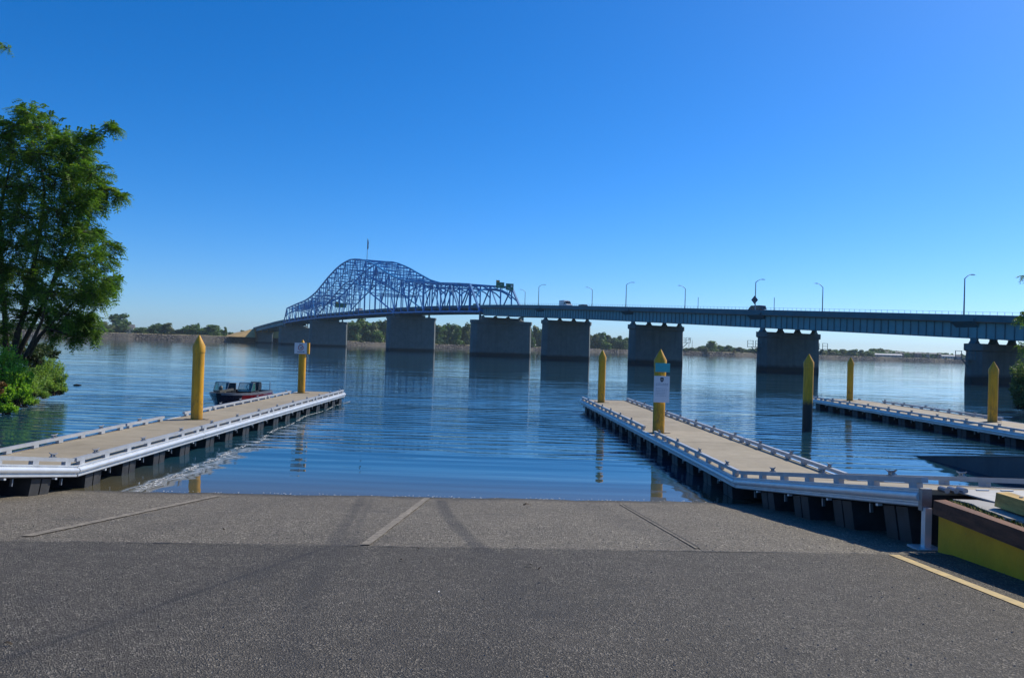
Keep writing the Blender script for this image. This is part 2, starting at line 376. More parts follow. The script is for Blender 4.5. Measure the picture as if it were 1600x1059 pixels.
# asphalt apron
mb=MB(); X0,X1=-26.,26.; nx=26; srows=[-30,-6,-3,0,3,6,SB-.012]
mb.add([(X0+(X1-X0)*i/nx,s+SK*(X0+(X1-X0)*i/nx),rampz(s)) for s in srows for i in range(nx+1)],
  [(j*(nx+1)+i,j*(nx+1)+i+1,(j+1)*(nx+1)+i+1,(j+1)*(nx+1)+i) for j in range(len(srows)-1) for i in range(nx)])
e=len(mb.v); 
for i in range(nx+1):
    x=X0+(X1-X0)*i/nx; s=SB-.012; mb.v+=[(x,s+SK*x,rampz(s)),(x,s+SK*x,rampz(s)-.11)]
for i in range(nx): a=e+2*i; mb.f.append((a,a+1,a+3,a+2)); mb.m.append(0)
struct(mb.obj('asphalt',M['asphalt'],fix=False))
# concrete launching ramp: bed with slabs as its pieces
mb=MB(); mb.add([(x,s+SK*x,rampz(s)-.085) for s in (SB-.01,21) for x in (-12.4,12.4)],[(0,1,3,2)])
bed=struct(mb.obj('boat_ramp',M['tar']))
JO=[-12.4,-8.8,-5.15,-1.47,2.15,5.8,9.4,12.4]
rr=random.Random(3)
for a,b in zip(JO,JO[1:]):
    mb=MB(); a+=.004; b-=.004; dz=[rr.uniform(-.003,.003) for _ in range(4)]
    nx_,ny_=14,44; ph=rr.uniform(0,6)
    def sz(x,sv): return .007*math.sin(x*2.3+ph)*math.sin(sv*1.7+ph)+.004*math.sin(x*7.1+sv*3.3+ph)+rr.uniform(-.0025,.0025)
    vs=[]; 
    for j in range(ny_+1):
        sv=SB+.014+(21-SB)*j/ny_
        for i in range(nx_+1):
            x=a+(b-a)*i/nx_; vs.append((x,sv+SK*x,rampz(sv)-.006+sz(x,sv)*min(1,j/3)*min(1,i/2,(nx_-i)/2)))
    w_=nx_+1; fs=[(j*w_+i,j*w_+i+1,(j+1)*w_+i+1,(j+1)*w_+i) for j in range(ny_) for i in range(nx_)]
    rim=[i for i in range(w_)]+[j*w_+nx_ for j in range(1,ny_+1)]+[ny_*w_+i for i in range(nx_-1,-1,-1)]+[j*w_ for j in range(ny_-1,0,-1)]
    e0_=len(vs); vs+=[(vs[i][0],vs[i][1],vs[i][2]-.075) for i in rim]; q_=len(rim)
    fs+=[(rim[i],e0_+i,e0_+(i+1)%q_,rim[(i+1)%q_]) for i in range(q_)]
    mb.add(vs,fs); mb.obj('slab',M['ramp'],bed,fix=False,smooth=True)
# pale grout strip along the middle joint, and a worn one to the right
def strip(name,pts,w,mt,lift,parent=None):
    mb=MB(); n=len(pts); r2=random.Random(len(name)+n)
    for i,(x,y) in enumerate(pts):
        q=r2.uniform(.9,1.1); mb.v+=[(x-w*q/2,y,rz(x-w*q/2,y)+lift),(x+w*q/2,y,rz(x+w*q/2,y)+lift)]
    for i in range(n-1): mb.f.append((2*i,2*i+1,2*i+3,2*i+2)); mb.m.append(0)
    return mb.obj(name,mt,parent,fix=False)
strip('joint_grout',[(-1.50-.002*i,8.35+i*.35) for i in range(20)],.11,M['grout'],.0055,bed)
strip('joint_dirt',[(2.165,8.7+i*.35) for i in range(18)],.022,M['tar'],.0045,bed)
strip('joint_grout',[(2.12,8.7+i*.35) for i in range(18)],.03,M['grout'],.0055,bed)
strip('joint_grout',[(-5.15-.01*i,8.4+i*.35) for i in range(18)],.13,M['grout'],.0055,bed)
mb=MB(); rj=random.Random(19); nj=150
for i in range(nj+1):
    x=-9+18.5*i/nj; w=rj.uniform(.004,.022)*(1.6 if rj.random()<.15 else 1); o_=.012*math.sin(x*2.1)+rj.uniform(-.006,.006)
    for q in(-w,w): s=SB+q+o_; mb.v.append((x,s+SK*x,rampz(s)+.004))
for i in range(nj): a=2*i; mb.f.append((a,a+1,a+3,a+2)); mb.m.append(0)
mb.obj('joint_dirt',M['tar'],bed,fix=False)
struct(strip('painted_line',[(4.24+.028*(8.5-y)+.0,y) for y in [8.55-.3*i for i in range(18)]],.115,M['yline'],.006))
# loose grit and pebbles
mb=MB(); rp=random.Random(11)
for i in range(2600):
    y=3.6+11*rp.random()**1.6; x=rp.uniform(-.68,.68)*y
    s=y-SK*x
    if s>15: continue
    r=rp.choice([.004,.005,.006,.008,.011]) ; z=rz(x,y)+ (0.004 if s>SB else 0)
    a=rp.uniform(0,6.3)
    P=[(x+r*math.cos(a+k*2.09)*rp.uniform(.7,1.3),y+r*math.sin(a+k*2.09)*rp.uniform(.7,1.3),z) for k in range(3)]+[(x,y,z+r*.8)]
    mb.add(P,[(0,1,3),(1,2,3),(2,0,3)])
tag(mb.obj('loose_grit',mat('grit',(.22,.20,.18),.9,0,.4,300,c2=(.03,.03,.03))),'scattered grit and tiny pebbles on the asphalt and ramp','grit',kind='stuff')
# few dead leaves / twigs that show singly
dl=mat('dead_leaf',(.05,.035,.02),.8); gl=mat('green_leaf_bit',(.10,.11,.03),.8)
for n_,(px,py,d,lab,mm,L) in enumerate([(12,1008,4.75,'dark curled dead leaf on the asphalt at the left edge of the picture',dl,.05),(655,858,8.1,'dark crumpled leaf lying just below the edge of the concrete slabs',dl,.05),
   (628,876,7.6,'small black leaf on the asphalt below the slab edge, nearer the camera',dl,.045),(826,885,7.35,'pale greenish leaf bit on the asphalt right of centre',gl,.07),(843,889,7.2,'brownish leaf scrap on the asphalt beside the greenish one',dl,.055),
   (349,828,9.4,'dark leaf scrap on the left part of the concrete ramp',dl,.05),(824,790,13.6,'dark scrap of weed on the ramp near the water edge',dl,.14),(686,926,6.4,'tiny white scrap on the asphalt in the centre foreground',M['white'],.025)]):
    r=ray(px,py); t=1.
    for _ in range(60):
        p=EYE+r*t; t+= (p.z-rz(p.x,p.y))*2
    L*=.55; mb=MB(); 
    for k in range(3): mb.add([(-L+2*L*k/3,-.3*L,.25*L*math.sin(k*1.3)),(-L+2*L*(k+1)/3,-.3*L,.25*L*math.sin(k*1.3+1.3)),(-L+2*L*(k+1)/3,.3*L,.3*L*math.sin(k*1.3+1.3)+.2*L),(-L+2*L*k/3,.3*L,.3*L*math.sin(k*1.3)+.2*L)],[(0,1,2,3)])
    o=mb.obj('fallen_leaf' if mm is not M['white'] else 'litter_scrap',mm,None,loc=(p.x,p.y,p.z+.012)); o.rotation_euler=(0,0,n_*1.1); tag(o,lab,'leaf' if mm is not M['white'] else 'litter')
# water
mb=MB(); mb.add([(-2200,11,0),(2600,11,0),(2600,2600,0),(-2200,2600,0)],[(0,1,2,3)]); struct(mb.obj('river',M['water']))
# foam line drifting along the left dock
mb=MB(); rf=random.Random(5)
FC=[(220,762),(250,752),(300,733),(345,712),(400,690),(440,668),(480,650),(520,636),(545,627)]
fp=[plane(x,y,0) for x,y in FC]
for i in range(1500):
    k=rf.random()*(len(fp)-1); j=int(k); p=fp[j].lerp(fp[j+1],k-j); w=.03+.13*(1-k/8)
    x=p.x+rf.gauss(0,w*.4)+.25*math.sin(k*5)*.3; y=p.y+rf.gauss(0,w*.9)
    r=rf.choice([.005,.007,.010,.015,.022])*(1+.25*k/4); a=rf.random()*6
    if math.sin(k*13+x*7)+math.sin(y*5)<-.9: continue
    mb.add([(x+r*math.cos(a+q*1.256)*rf.uniform(.6,1.3),y+1.6*r*math.sin(a+q*1.256)*rf.uniform(.6,1.3),.006) for q in range(5)],[(0,1,2,3,4)])
for i in range(160):   # thin edge at the waterline of the ramp
    x=rf.uniform(-7.3,4.4); y=15.5+SK*x+rf.gauss(-.02,.05); r=rf.uniform(.004,.009)
    mb.add([(x-2*r,y-r,.008),(x+2*r,y-r,.008),(x+1.5*r,y+r,.008),(x-1.5*r,y+r,.008)],[(0,1,2,3)])
tag(mb.obj('foam',mat('foam',(.72,.74,.74),.8)),'thin white foam line drifting beside the left dock','foam',kind='stuff')

# ------------------------------------------------------------------ far shore
SHP=[(-1400,330),(-700,450),(-200,530),(60,560),(400,590),(480,610),(560,640),(700,690),(835,760),(1080,850),(1300,900),(1600,1000),(2200,1150),(3200,1300)]
BH=[(-1400,4.4),(400,4.4),(560,3.4),(835,3.2),(1080,4.0),(1600,4.6),(3200,4.6)]
def shx(px,d): return at(px,540,d).x
def shore(px): d=interp(px,SHP); return Vector((shx(px,d),d,0))
pxs=list(range(-1400,3201,20)); mb=MB(); L_=[]
rs=random.Random(9)
for px in pxs:
    p=shore(px); q=(p-EYE); q.z=0; q.normalize(); h=interp(px,BH)+rs.uniform(-.25,.25); j=rs.uniform(-1.5,1.5)
    L_.append([p+q*(j-3)+Vector((0,0,-1.2)),p+q*j,p+q*(9+j)+Vector((0,0,h-.4)),p+q*(12+j)+Vector((0,0,h)),p+q*60+Vector((0,0,h+.1)),p+q*1200+Vector((0,0,h+.2))])
mb.v=[tuple(v) for r in L_ for v in r]; n=6
for i in range(len(L_)-1):
    for k in range(5): mb.f.append((i*n+k,i*n+k+1,(i+1)*n+k+1,(i+1)*n+k)); mb.m.append(0 if k<2 else 1)
struct(mb.obj('far_bank',[mat('riprap_bed',(.11,.09,.072),.95,0,.35,.35,c2=(.05,.05,.03)),M['grassland']]))
mb=MB()
for i in range(11000):
    px=rs.uniform(-150,1750); p=shore(px); q=(p-EYE); q.z=0; q.normalize(); h=interp(px,BH)
    f=rs.random(); r=rs.uniform(.3,.85)*p.y/700; c=p+q*(f*10-.5)+Vector((0,0,f*h-.2))
    vs=[c+Vector((rs.uniform(.6,1.5)*r,rs.uniform(-.5,.5)*r,rs.uniform(-.3,.3)*r)),c+Vector((-rs.uniform(.6,1.5)*r,rs.uniform(-.5,.5)*r,rs.uniform(-.3,.3)*r)),c+Vector((0,r,0)),c+Vector((0,-r,0)),c+Vector((rs.uniform(-.4,.4)*r,0,r*rs.uniform(.6,1))),c+Vector((0,0,-r))]
    mb.add(vs,[(0,2,4),(2,1,4),(1,3,4),(3,0,4),(2,0,5),(1,2,5),(3,1,5),(0,3,5)])
tag(mb.obj('riprap',M['rock'],fix=False),'band of brown riprap stones along the far shore','riprap',kind='stuff')

# ------------------------------------------------------------------ air
mb=MB(); mb.box(-2600,3400,-200,3600,-3,62); hz=mb.obj('haze',None); hz['kind']='stuff'
m=bpy.data.materials.new('haze'); m.use_nodes=True; t=m.node_tree; t.nodes.remove(t.nodes['Principled BSDF'])
pv=t.nodes.new('ShaderNodeVolumePrincipled'); pv.inputs['Color'].default_value=(.72,.90,1,1); pv.inputs['Density'].default_value=.00011; pv.inputs['Anisotropy'].default_value=.0
t.links.new(pv.outputs[0],t.nodes['Material Output'].inputs['Volume']); hz.data.materials.clear(); hz.data.materials.append(m)
# ================================================================== BRIDGE
CX,CY,ANG=-69.919,367.58,.4915
BU=Vector((-math.sin(ANG),math.cos(ANG),0)); BN=Vector((math.cos(ANG),math.sin(ANG),0))
def B(s,n,z): return Vector((CX,CY,0))+BU*s+BN*n+Vector((0,0,z))
DECKP=[(0,17.2),(30,17.2),(60,17.05),(80,16.8),(110,16.3),(141,15.5),(162,14.9),(202,13.25),(236,11.75),(254,10.95),(269,10.3),(299,8.95),(330,7.6),(420,4.2)]
def zt(s):
    s=abs(s); return sum(interp(abs(s+o),DECKP) for o in(-12,-6,0,6,12))/5
bridge=thing('bridge','long road bridge over the river with a blue steel arch truss and concrete piers','bridge',(CX,CY,0),0)
bridge.rotation_euler=(0,0,ANG)     # local x = across (BN), local y = along (BU)
def rows(s0,s1,step=6.):
    n=max(1,int(round(abs(s1-s0)/step))); return [s0+(s1-s0)*i/n for i in range(n+1)]
def sweep(name,mt,secf,s0,s1,step=6.,parent=bridge):
    ss=rows(s0,s1,step); mb=MB(); sec=[secf(s) for s in ss]; n=len(sec[0])
    for s,se in zip(ss,sec): mb.v+=[(x,s,z) for x,z in se]
    for i in range(len(ss)-1):
        for k in range(n): mb.f.append((i*n+k,i*n+(k+1)%n,(i+1)*n+(k+1)%n,(i+1)*n+k)); mb.m.append(0)
    mb.f+=[tuple(range(n)),tuple((len(ss)-1)*n+k for k in range(n))]; mb.m+=[0,0]
    return mb.obj(name,mt,parent)
HW=7.5
SEND=-412.
road=mat('bridge_road',(.12,.12,.12),.9)
for s0,s1 in ((SEND,-141.4),(141.4,246)):
    sweep('deck',road,lambda s:[(-HW+.3,zt(s)-1.05),(HW-.3,zt(s)-1.05),(HW-.3,zt(s)-.8),(-HW+.3,zt(s)-.8)],s0,s1)
    for sg in (-1,1):
        sweep('parapet',M['bluedark'],lambda s:[(sg*(HW+.12),zt(s)-.93),(sg*(HW+.12),zt(s)),(sg*(HW-.18),zt(s)),(sg*(HW-.18),zt(s)-.93)],s0,s1)
    for off in (-6.6,-2.2,2.2,6.6):
        dp=lambda s:3.2
        g=sweep('girder',M['bluefade'],lambda s:[(off-.03,zt(s)-3.15),(off-.03,zt(s)-1.06),(off+.03,zt(s)-1.06),(off+.03,zt(s)-3.15)],s0,s1)
        sweep('flange',M['bluedark'],lambda s:[(off-.22,zt(s)-3.2),(off-.22,zt(s)-3.11),(off+.22,zt(s)-3.11),(off+.22,zt(s)-3.2)],s0,s1,parent=g)
        if off==-6.6:
            st=MB().box(-.11,0,-.05,.05,0,2.04).mesh('stiffener',M['stiff'])
            s=s1-1.0 if s0<0 else s0+1
            k=0
            while (s>-372 if s0<0 else s<s1-1):
                link('stiffener',st,g,(off-.03,s,zt(s)-3.11)); s+=(-1.22 if s0<0 else 2.4); k+=1
# railing pickets above the parapet, too fine to pick apart
mb=MB()
for sg in(-1,1):
    s=-141
    while s>SEND+2:
        mb.bar((sg*HW,s,zt(s)),(sg*HW,s,zt(s)+.42),.035); s-=.95
    for a,b in zip(rows(-141,SEND+2),rows(-141,SEND+2)[1:]): mb.bar((sg*HW,a,zt(a)+.40),(sg*HW,b,zt(b)+.40),.028)
o=mb.obj('railing',M['lampgrey'],bridge); o['kind']='stuff'
# truss floor
sweep('deck',road,lambda s:[(-HW+.5,zt(s)-1.15),(HW-.5,zt(s)-1.15),(HW-.5,zt(s)-.85),(-HW+.5,zt(s)-.85)],-141,141)
for sg in(-1,1): sweep('parapet',mat('truss_parapet_paint',(.04,.14,.20),.6),lambda s:[(sg*(HW-.75),zt(s)-.95),(sg*(HW-.75),zt(s)),(sg*(HW-1.0),zt(s)),(sg*(HW-1.0),zt(s)-.95)],-141,141)
for off in (-5,-2.5,0,2.5,5): sweep('stringer',M['bluedark'],lambda s:[(off-.15,zt(s)-2.5),(off-.15,zt(s)-1.16),(off+.15,zt(s)-1.16),(off+.15,zt(s)-2.5)],-141,141,8)
TOPC=[(0,41.2),(12.5,40.5),(25,38.5),(37.5,35.7),(50,32.2),(62.5,28.9),(75,26.7),(87.5,25.3),(100,24.6),(112,23.8),(125,22.9),(134,22.2)]
ARC=[(0,31.2),(8,30.6),(16,28.4),(24,26.2),(32,24),(40,21.8),(48,19.4),(55,17.3),(62.5,15.2)]
def tc(s): return interp(abs(s),TOPC)
def bc(s): return zt(s)-2.0
def ac(s): return max(interp(abs(s),ARC),bc(s))
NP=18; PW=140.76/NP
nd=[i*PW for i in range(-NP,NP+1)]
unit=MB().box(-.5,.5,-.5,.5,0,1).mesh('steel_member',M['bluepaint'])
def member(name,a,b,w,h=None):
    a=Vector(a); b=Vector(b); d=b-a
    q=d.to_track_quat('Z','Y')
    o=link(name,unit,bridge,a); o.rotation_mode='QUATERNION'; o.rotation_quaternion=q; o.scale=(w,h or w,d.length); return o
for sg in(-1,1):
    x=sg*HW
    for i in range(len(nd)):
        s=nd[i]; 
        if i<len(nd)-1:
            s2=nd[i+1]; member('bottom_chord',(x,s,bc(s)),(x,s2,bc(s2)),.42,.5)
            if 0<i<len(nd)-2: member('top_chord',(x,s,tc(s)),(x,s2,tc(s2)),.55,.6)
            if abs(s)<62.6 and abs(s2)<62.6: member('arch_rib',(x,s,ac(s)),(x,s2,ac(s2)),.42,.42)
            # web diagonals
            if 0<i<len(nd)-2:
                inner=abs(s)<62.6 and abs(s2)<62.6
                lo=ac if inner else bc
                if (i%2==0): a,b=(x,s,lo(s)),(x,s2,tc(s2))
                else: a,b=(x,s,tc(s)),(x,s2,lo(s2))
                member('diagonal',a,b,.34)
        if 0<i<len(nd)-1:
            top=tc(s)
            member('vertical',(x,s,bc(s)),(x,s,top),.36 if abs(s)>60 else .30)
            # arch web: verticals half way, mid height horizontals on the tall panels
            if abs(s)<60 and i<len(nd)-2:
                m0=(tc(s)+ac(s))/2; m1=(tc(nd[i+1])+ac(nd[i+1]))/2
                member('sub_strut',(x,s,m0),(x,nd[i+1],m1),.24)
                sm=(s+nd[i+1])/2; member('sub_vertical',(x,sm,(m0+m1)/2),(x,sm,tc(sm)),.2)
    for e in (-1,1): member('end_post',(x,nd[0]*e,bc(nd[0])),(x,nd[1]*e,tc(nd[1])),.55,.55)
for i in range(len(nd)):
    s=nd[i]
    member('floor_beam',(-HW,s,zt(s)-1.75),(HW,s,zt(s)-1.75),.35,1.1)
    if 0<i<len(nd)-1:
        t=tc(s); member('top_strut',(-HW,s,t),(HW,s,t),.34)
        h=t-zt(s)
        low=ac(s) if abs(s)<60 else t-1.9
        if abs(s)<60:
            low=max(low,zt(s)+5.5); member('lower_strut',(-HW,s,low),(HW,s,low),.3)
            if t-low>5: member('mid_strut',(-HW,s,(t+low)/2),(HW,s,(t+low)/2),.26); 
            member('sway_brace',(-HW,s,low),(HW,s,(t+low)/2 if t-low>5 else t),.2); member('sway_brace',(HW,s,low),(-HW,s,(t+low)/2 if t-low>5 else t),.2)
        else:
            # curved portal brace below the strut
            pts=[]
            for k in range(9):
                f=k/8; xx=-HW+2*HW*f; pts.append((xx,s,low+.55-2.6*(abs(2*f-1))**3.2))
            mb=MB()
            for a,b in zip(pts,pts[1:]): mb.bar(a,b,.3,.34)
            mb.obj('portal_arch',M['bluepaint'],bridge)
            for xx in (-5,-2.5,0,2.5,5): 
                pass
            for k in range(4):
                xa=-HW+k*HW/2; member('sway_brace',(xa,s,t if k%2 else low+.3),(xa+HW/2,s,low+.5 if k%2 else t),.18)
        if i<len(nd)-2:
            s2=nd[i+1]; 
            member('lateral_brace',(-HW,s,t),(HW,s2,tc(s2)),.22); member('lateral_brace',(HW,s,t),(-HW,s2,tc(s2)),.22)
# end portals carry an arch in the plane of the inclined posts
for e in(-1,1):
    mb=MB(); pts=[]
    for k in range(13):
        f=k/12; v=abs(2*f-1)**3.; zz=tc(134)-1.0-(tc(134)-1.0-zt(141)-.3)*v*.72
        fr=(zz-bc(141))/(tc(134)-bc(141)); pts.append((-HW+2*HW*f,e*(140.76-PW*fr),zz))
    for a,b in zip(pts,pts[1:]): mb.bar(a,b,.36,.42)
    mb.obj('portal_arch',M['bluepaint'],bridge)
# piers
def pier(s,L,T,top,shoulder=None,bear=(-6.6,-2.2,2.2,6.6),btop=None):
    c=.9
    def ring(l,t,z): 
        k=min(c,t*.4); return [(-l/2+k,-t/2,z),(l/2-k,-t/2,z),(l/2,-t/2+k,z),(l/2,t/2-k,z),(l/2-k,t/2,z),(-l/2+k,t/2,z),(-l/2,t/2-k,z),(-l/2,-t/2+k,z)]
    def loft(name,secs,mt,par):
        mb=MB(); 
        for l,t,z in secs: mb.v+=ring(l,t,z)
        for i in range(len(secs)-1):
            for k in range(8): mb.f.append((i*8+k,i*8+(k+1)%8,(i+1)*8+(k+1)%8,(i+1)*8+k)); mb.m.append(0)
        mb.f+=[tuple(range(8)),tuple((len(secs)-1)*8+k for k in range(8))]; mb.m+=[0,0]
        return mb.obj(name,mt,par,loc=(0,s,0))
    capz=top-1.05
    p=loft('pier',[(L+.4,T+.5,-2),(L+.15,T+.25,0),(L,T,capz)],M['pier'],bridge)
    if shoulder is None:
        cap=loft('pier_cap',[(L+.1,T+.05,capz+.002),(L+.5,T+.4,capz+.15),(L+.5,T+.4,top)],M['pier'],None)
    else:
        cap=loft('pier_cap',[(L+.1,T+.05,capz+.002),(L+.4,T+.4,capz+.15),(L+.4,T+.4,top)],M['pier'],None)
        stp=loft('bearing_step',[(shoulder[0]+2.,T*.8,top+.002),(shoulder[0],T*.7,top+.55),(shoulder[0],T*.7,shoulder[1])],M['pier'],None); stp.parent=p; stp.location=(0,0,0)
    cap.parent=p; cap.location=(0,0,0)
    for b in bear:
        z1=(btop or zt(s)-3.2); z0=shoulder[1] if shoulder else top
        mb=MB(); mb.prism([(b-.62,z0+.002),(b+.62,z0+.002),(b+.22,z0+.42),(b+.2,z1),(b-.2,z1),(b-.22,z0+.42)],'y',-.45,.45); mb.obj('bearing',M['bluedark'],p)
    return p
SP={'C':-179.,'B':-217.1,'A':-255.2,'Z':-293.3,'Y':-331.4,'X':-369.5}
for k,s in SP.items(): pier(s,15.0,2.2,zt(s)-3.2-.68)
for e in(-1,1):
    p=pier(e*140.9,20.3,3.6,10.9,(13.8,zt(141)-3.2-.5))
    for x in(-HW,HW):
        MB().bar((x,0,10.9),(x,0,bc(141)),.5,.5).obj('bearing_post',M['bluedark'],p)
    p=pier(e*62.5,20.3,3.0,13.6,None,(-HW,HW),bc(62.5)-.25)
    MB().box(-5.5,5.5,-1.,1.,13.6,bc(62.5)-.6).obj('bearing_step',M['bluedark'],p)
pier(242,12,4,zt(242)-3.2-.3)
def platform(s,n,z,sg):
    mb=MB(); mb.box(min(n,n+sg*1.5),max(n,n+sg*1.5),s-1,s+1,z-.08,z)
    pl=mb.obj('inspection_platform',M['bluedark'],bridge)
    for y in(s-.95,s+.95):
        for x in(n+sg*.1,n+sg*1.42): MB().bar((x,y,z),(x,y,z+1.1),.07).obj('post',M['bluedark'],pl)
        for zz in(.55,1.08): MB().bar((n,y,z+zz),(n+sg*1.45,y,z+zz),.06).obj('rail',M['bluedark'],pl)
    MB().bar((n,s,z-1.2),(n+sg*1.4,s,z-.1),.1).obj('brace',M['bluedark'],pl)
for s_,sg,z in((-293.3,-1,3.2),(-255.2,-1,4.3),(-255.2,1,4.3),(-217.1,1,5.2)): platform(s_,sg*7.75,z,sg)
# lamp corbels on the girder spans
cb=MB().prism([(-HW-.45,-.95),(-HW-.45,-.55),(-HW+.9,-.55),(-HW+.9,-1.75)],'y',-1.6,1.6).mesh('lamp_corbel',M['bluedark'])
LAMP=[-142.1,-176.4,-179.8,-215.4,-217.8,-254.1,-256.2,-292.3]
for s in (-176.4,-215.4,-254.1,-292.3): link('lamp_corbel',cb,bridge,(0,s,zt(s)))
# embankment, straw slope at the far end
mb=MB(); sec=[]
for s,zz in ((241,zt(241)-.9),(262,9.4),(330,7.6),(430,4.2)):
    w=(zz-4.2)*2.6
    sec.append([B(s,-HW-w-1,4.0),B(s,-HW-.3,zz),B(s,HW+.3,zz),B(s,HW+w+1,4.0)])
mb.v=[tuple(v) for r in sec for v in r]; 
for i in range(3):
    for k in range(3): mb.f.append((i*4+k,i*4+k+1,(i+1)*4+k+1,(i+1)*4+k)); mb.m.append(0)
mb.f.append((0,1,2,3)); mb.m.append(0)
zz=zt(241)-.9
cone=[B(241,-HW-.25,zz),B(241,-HW-.25,3.6)]+[B(241-17*math.sin(a)*1.,-HW-.25-20*math.cos(a)-2*math.sin(a),4.0) for a in (PI/2,1.2,.8,.4,0)]
mb.add(cone,[(0,1,2)]+[(0,2+i,3+i) for i in range(4)])
struct(mb.obj('embankment',M['drygrass']))

# street lamps on the bridge
def lamp_proto(side):
    r=thing('street_lamp','','street lamp',(0,0,0))
    MB().tube([(0,0,-.3),(0,0,4.9)],[.11,.07],8).obj('pole',M['lampgrey'],r,True)
    pts=[(0,0,4.9)]+[(side*(1.5*f),0,4.9+.65*math.sin(f*PI/2)) for f in(.15,.3,.5,.75,1)]
    MB().tube(pts,[.07,.06,.055,.05,.045,.045],7).obj('arm',M['lampgrey'],r,True)
    MB().prism([(side*1.45,5.48),(side*1.55,5.62),(side*2.05,5.6),(side*2.2,5.5)],'y',-.14,.14).obj('lamp_head',M['white'],r)
    return r
near=lamp_proto(1); far=lamp_proto(-1)
LL=[(-142.1,1,'street lamp nearest the blue truss on the far side of the bridge'),(-176.4,-1,'near side street lamp on the bridge just left of the white truck'),(-179.8,1,'far side street lamp on the bridge right of the white truck'),
(-215.4,-1,'near side street lamp over the bridge pier left of the teal signed pile'),(-217.8,1,'far side street lamp over the bridge pier behind the teal signed pile'),(-254.1,-1,'street lamp with a diamond sign mounted on its pole'),(-256.2,1,'far side street lamp over the pier behind the black footed pile'),(-292.3,-1,'nearest and tallest looking street lamp at the right of the bridge')]
for i,(s,sg,lab) in enumerate(LL):
    src=near if sg<0 else far
    o=src if not src.get('used') else copy_tree(src)
    src['used']=1
    n=sg*(HW-.05); p=B(s,n,zt(s)); o.location=p; o.rotation_euler=(0,0,ANG); o['label']=lab; o['group']='street lamps along the bridge'
for o in list(S.objects):
    if 'used' in o: del o['used']
# short plain posts seen on the deck
pp=MB().tube([(0,0,-.2),(0,0,2.2)],[.06,.05],6).mesh('post',M['lampgrey'])
for px,lab in ((1096,'thin plain post on the bridge between two street lamps'),(1207,'thin plain post on the bridge right of the diamond sign')):
    best={1096:-239.,1207:-258.5}[px]
    o=link('marker_post',pp,None,B(best,-HW+.1,zt(best))); tag(o,lab,'post',None,None)
# diamond sign
o=thing('diamond_sign','back of a diamond shaped road sign on the lamp pole','road sign',B(-254.1,-HW-.12,zt(-254.1)+1.75),-.35)
MB().prism([(0,-.8),(.6,0),(0,.8),(-.6,0)],'y',-.03,.03).obj('plate',mat('sign_back',(.12,.12,.15),.6),o)
MB().box(-.04,.04,.03,.12,-.5,.5).obj('bracket',M['lampgrey'],o)
# flag on the arch
o=thing('flagpole','tall flagpole with a limp dark flag on top of the arch','flagpole',B(-1.5,0,tc(0)-.1),ANG)
MB().tube([(0,0,0),(0,0,10.6)],[.14,.08],7).obj('pole',M['lampgrey'],o,True)
mb=MB(); zs=[10.2,9.4,8.6,7.6,6.6,5.6]; ws=[.25,.42,.5,.42,.5,.3]
for k,(z,w) in enumerate(zip(zs,ws)): mb.v+=[(.1,0,z),(.1+w*.5,.16*(-1)**k,z-.1),(.1+w,.04,z-.3)]
for k in range(5):
    for j in range(2): a=k*3+j; mb.f.append((a,a+1,a+4,a+3)); mb.m.append(0)
mb.obj('flag',mat('flag_cloth',(.05,.04,.08),.8),o)
# highway signs on the portal
def hsign(lab,s,n,z,w,h,tab=None,blot=None):
    o=thing('highway_sign',lab,'road sign',B(s,n,z),ANG)
    MB().box(-w/2,w/2,-.06,.06,0,h).obj('panel',M['green'],o)
    fr=MB(); 
    for a in((-w/2+.05,w/2-.05,.05,.11),(-w/2+.05,w/2-.05,h-.11,h-.05)): fr.box(a[0],a[1],-.068,-.061,a[2],a[3])
    fr.obj('border',mat('sign_border',(.35,.5,.45),.5),o)
    if tab: MB().box(tab[0],tab[1],-.05,.05,h+.01,h+tab[2]).obj('tab',M['orange'],o)
    for b in blot or []: MB().box(b[0],b[1],-.072,-.062,b[2],b[3]).obj('legend_patch',M['signwhite'],o)
    for x in(-w*.3,w*.3): MB().box(x-.06,x+.06,.065,.16,-.9,h*.8).obj('bracket',M['bluedark'],o)
sP=-134.5
hsign('green highway sign with a small orange tab over the bridge portal',sP,3.0-.6,21.6,2.9,1.9,(-1.45,-.2,.6),[(-.9,-.2,.5,.65),(0.1,.8,1.1,1.2)])
hsign('green highway sign with a pale patch over the bridge portal, the right hand one',sP,6.5-.6,21.2,2.7,2.1,None,[(.35,.95,1.0,1.6),(-.8,.2,.5,.62)])
hsign('green highway sign with a reddish tab deep inside the blue truss',35,-1.5,20.2,5.6,2.1,(-2.6,-1.2,.6),None)
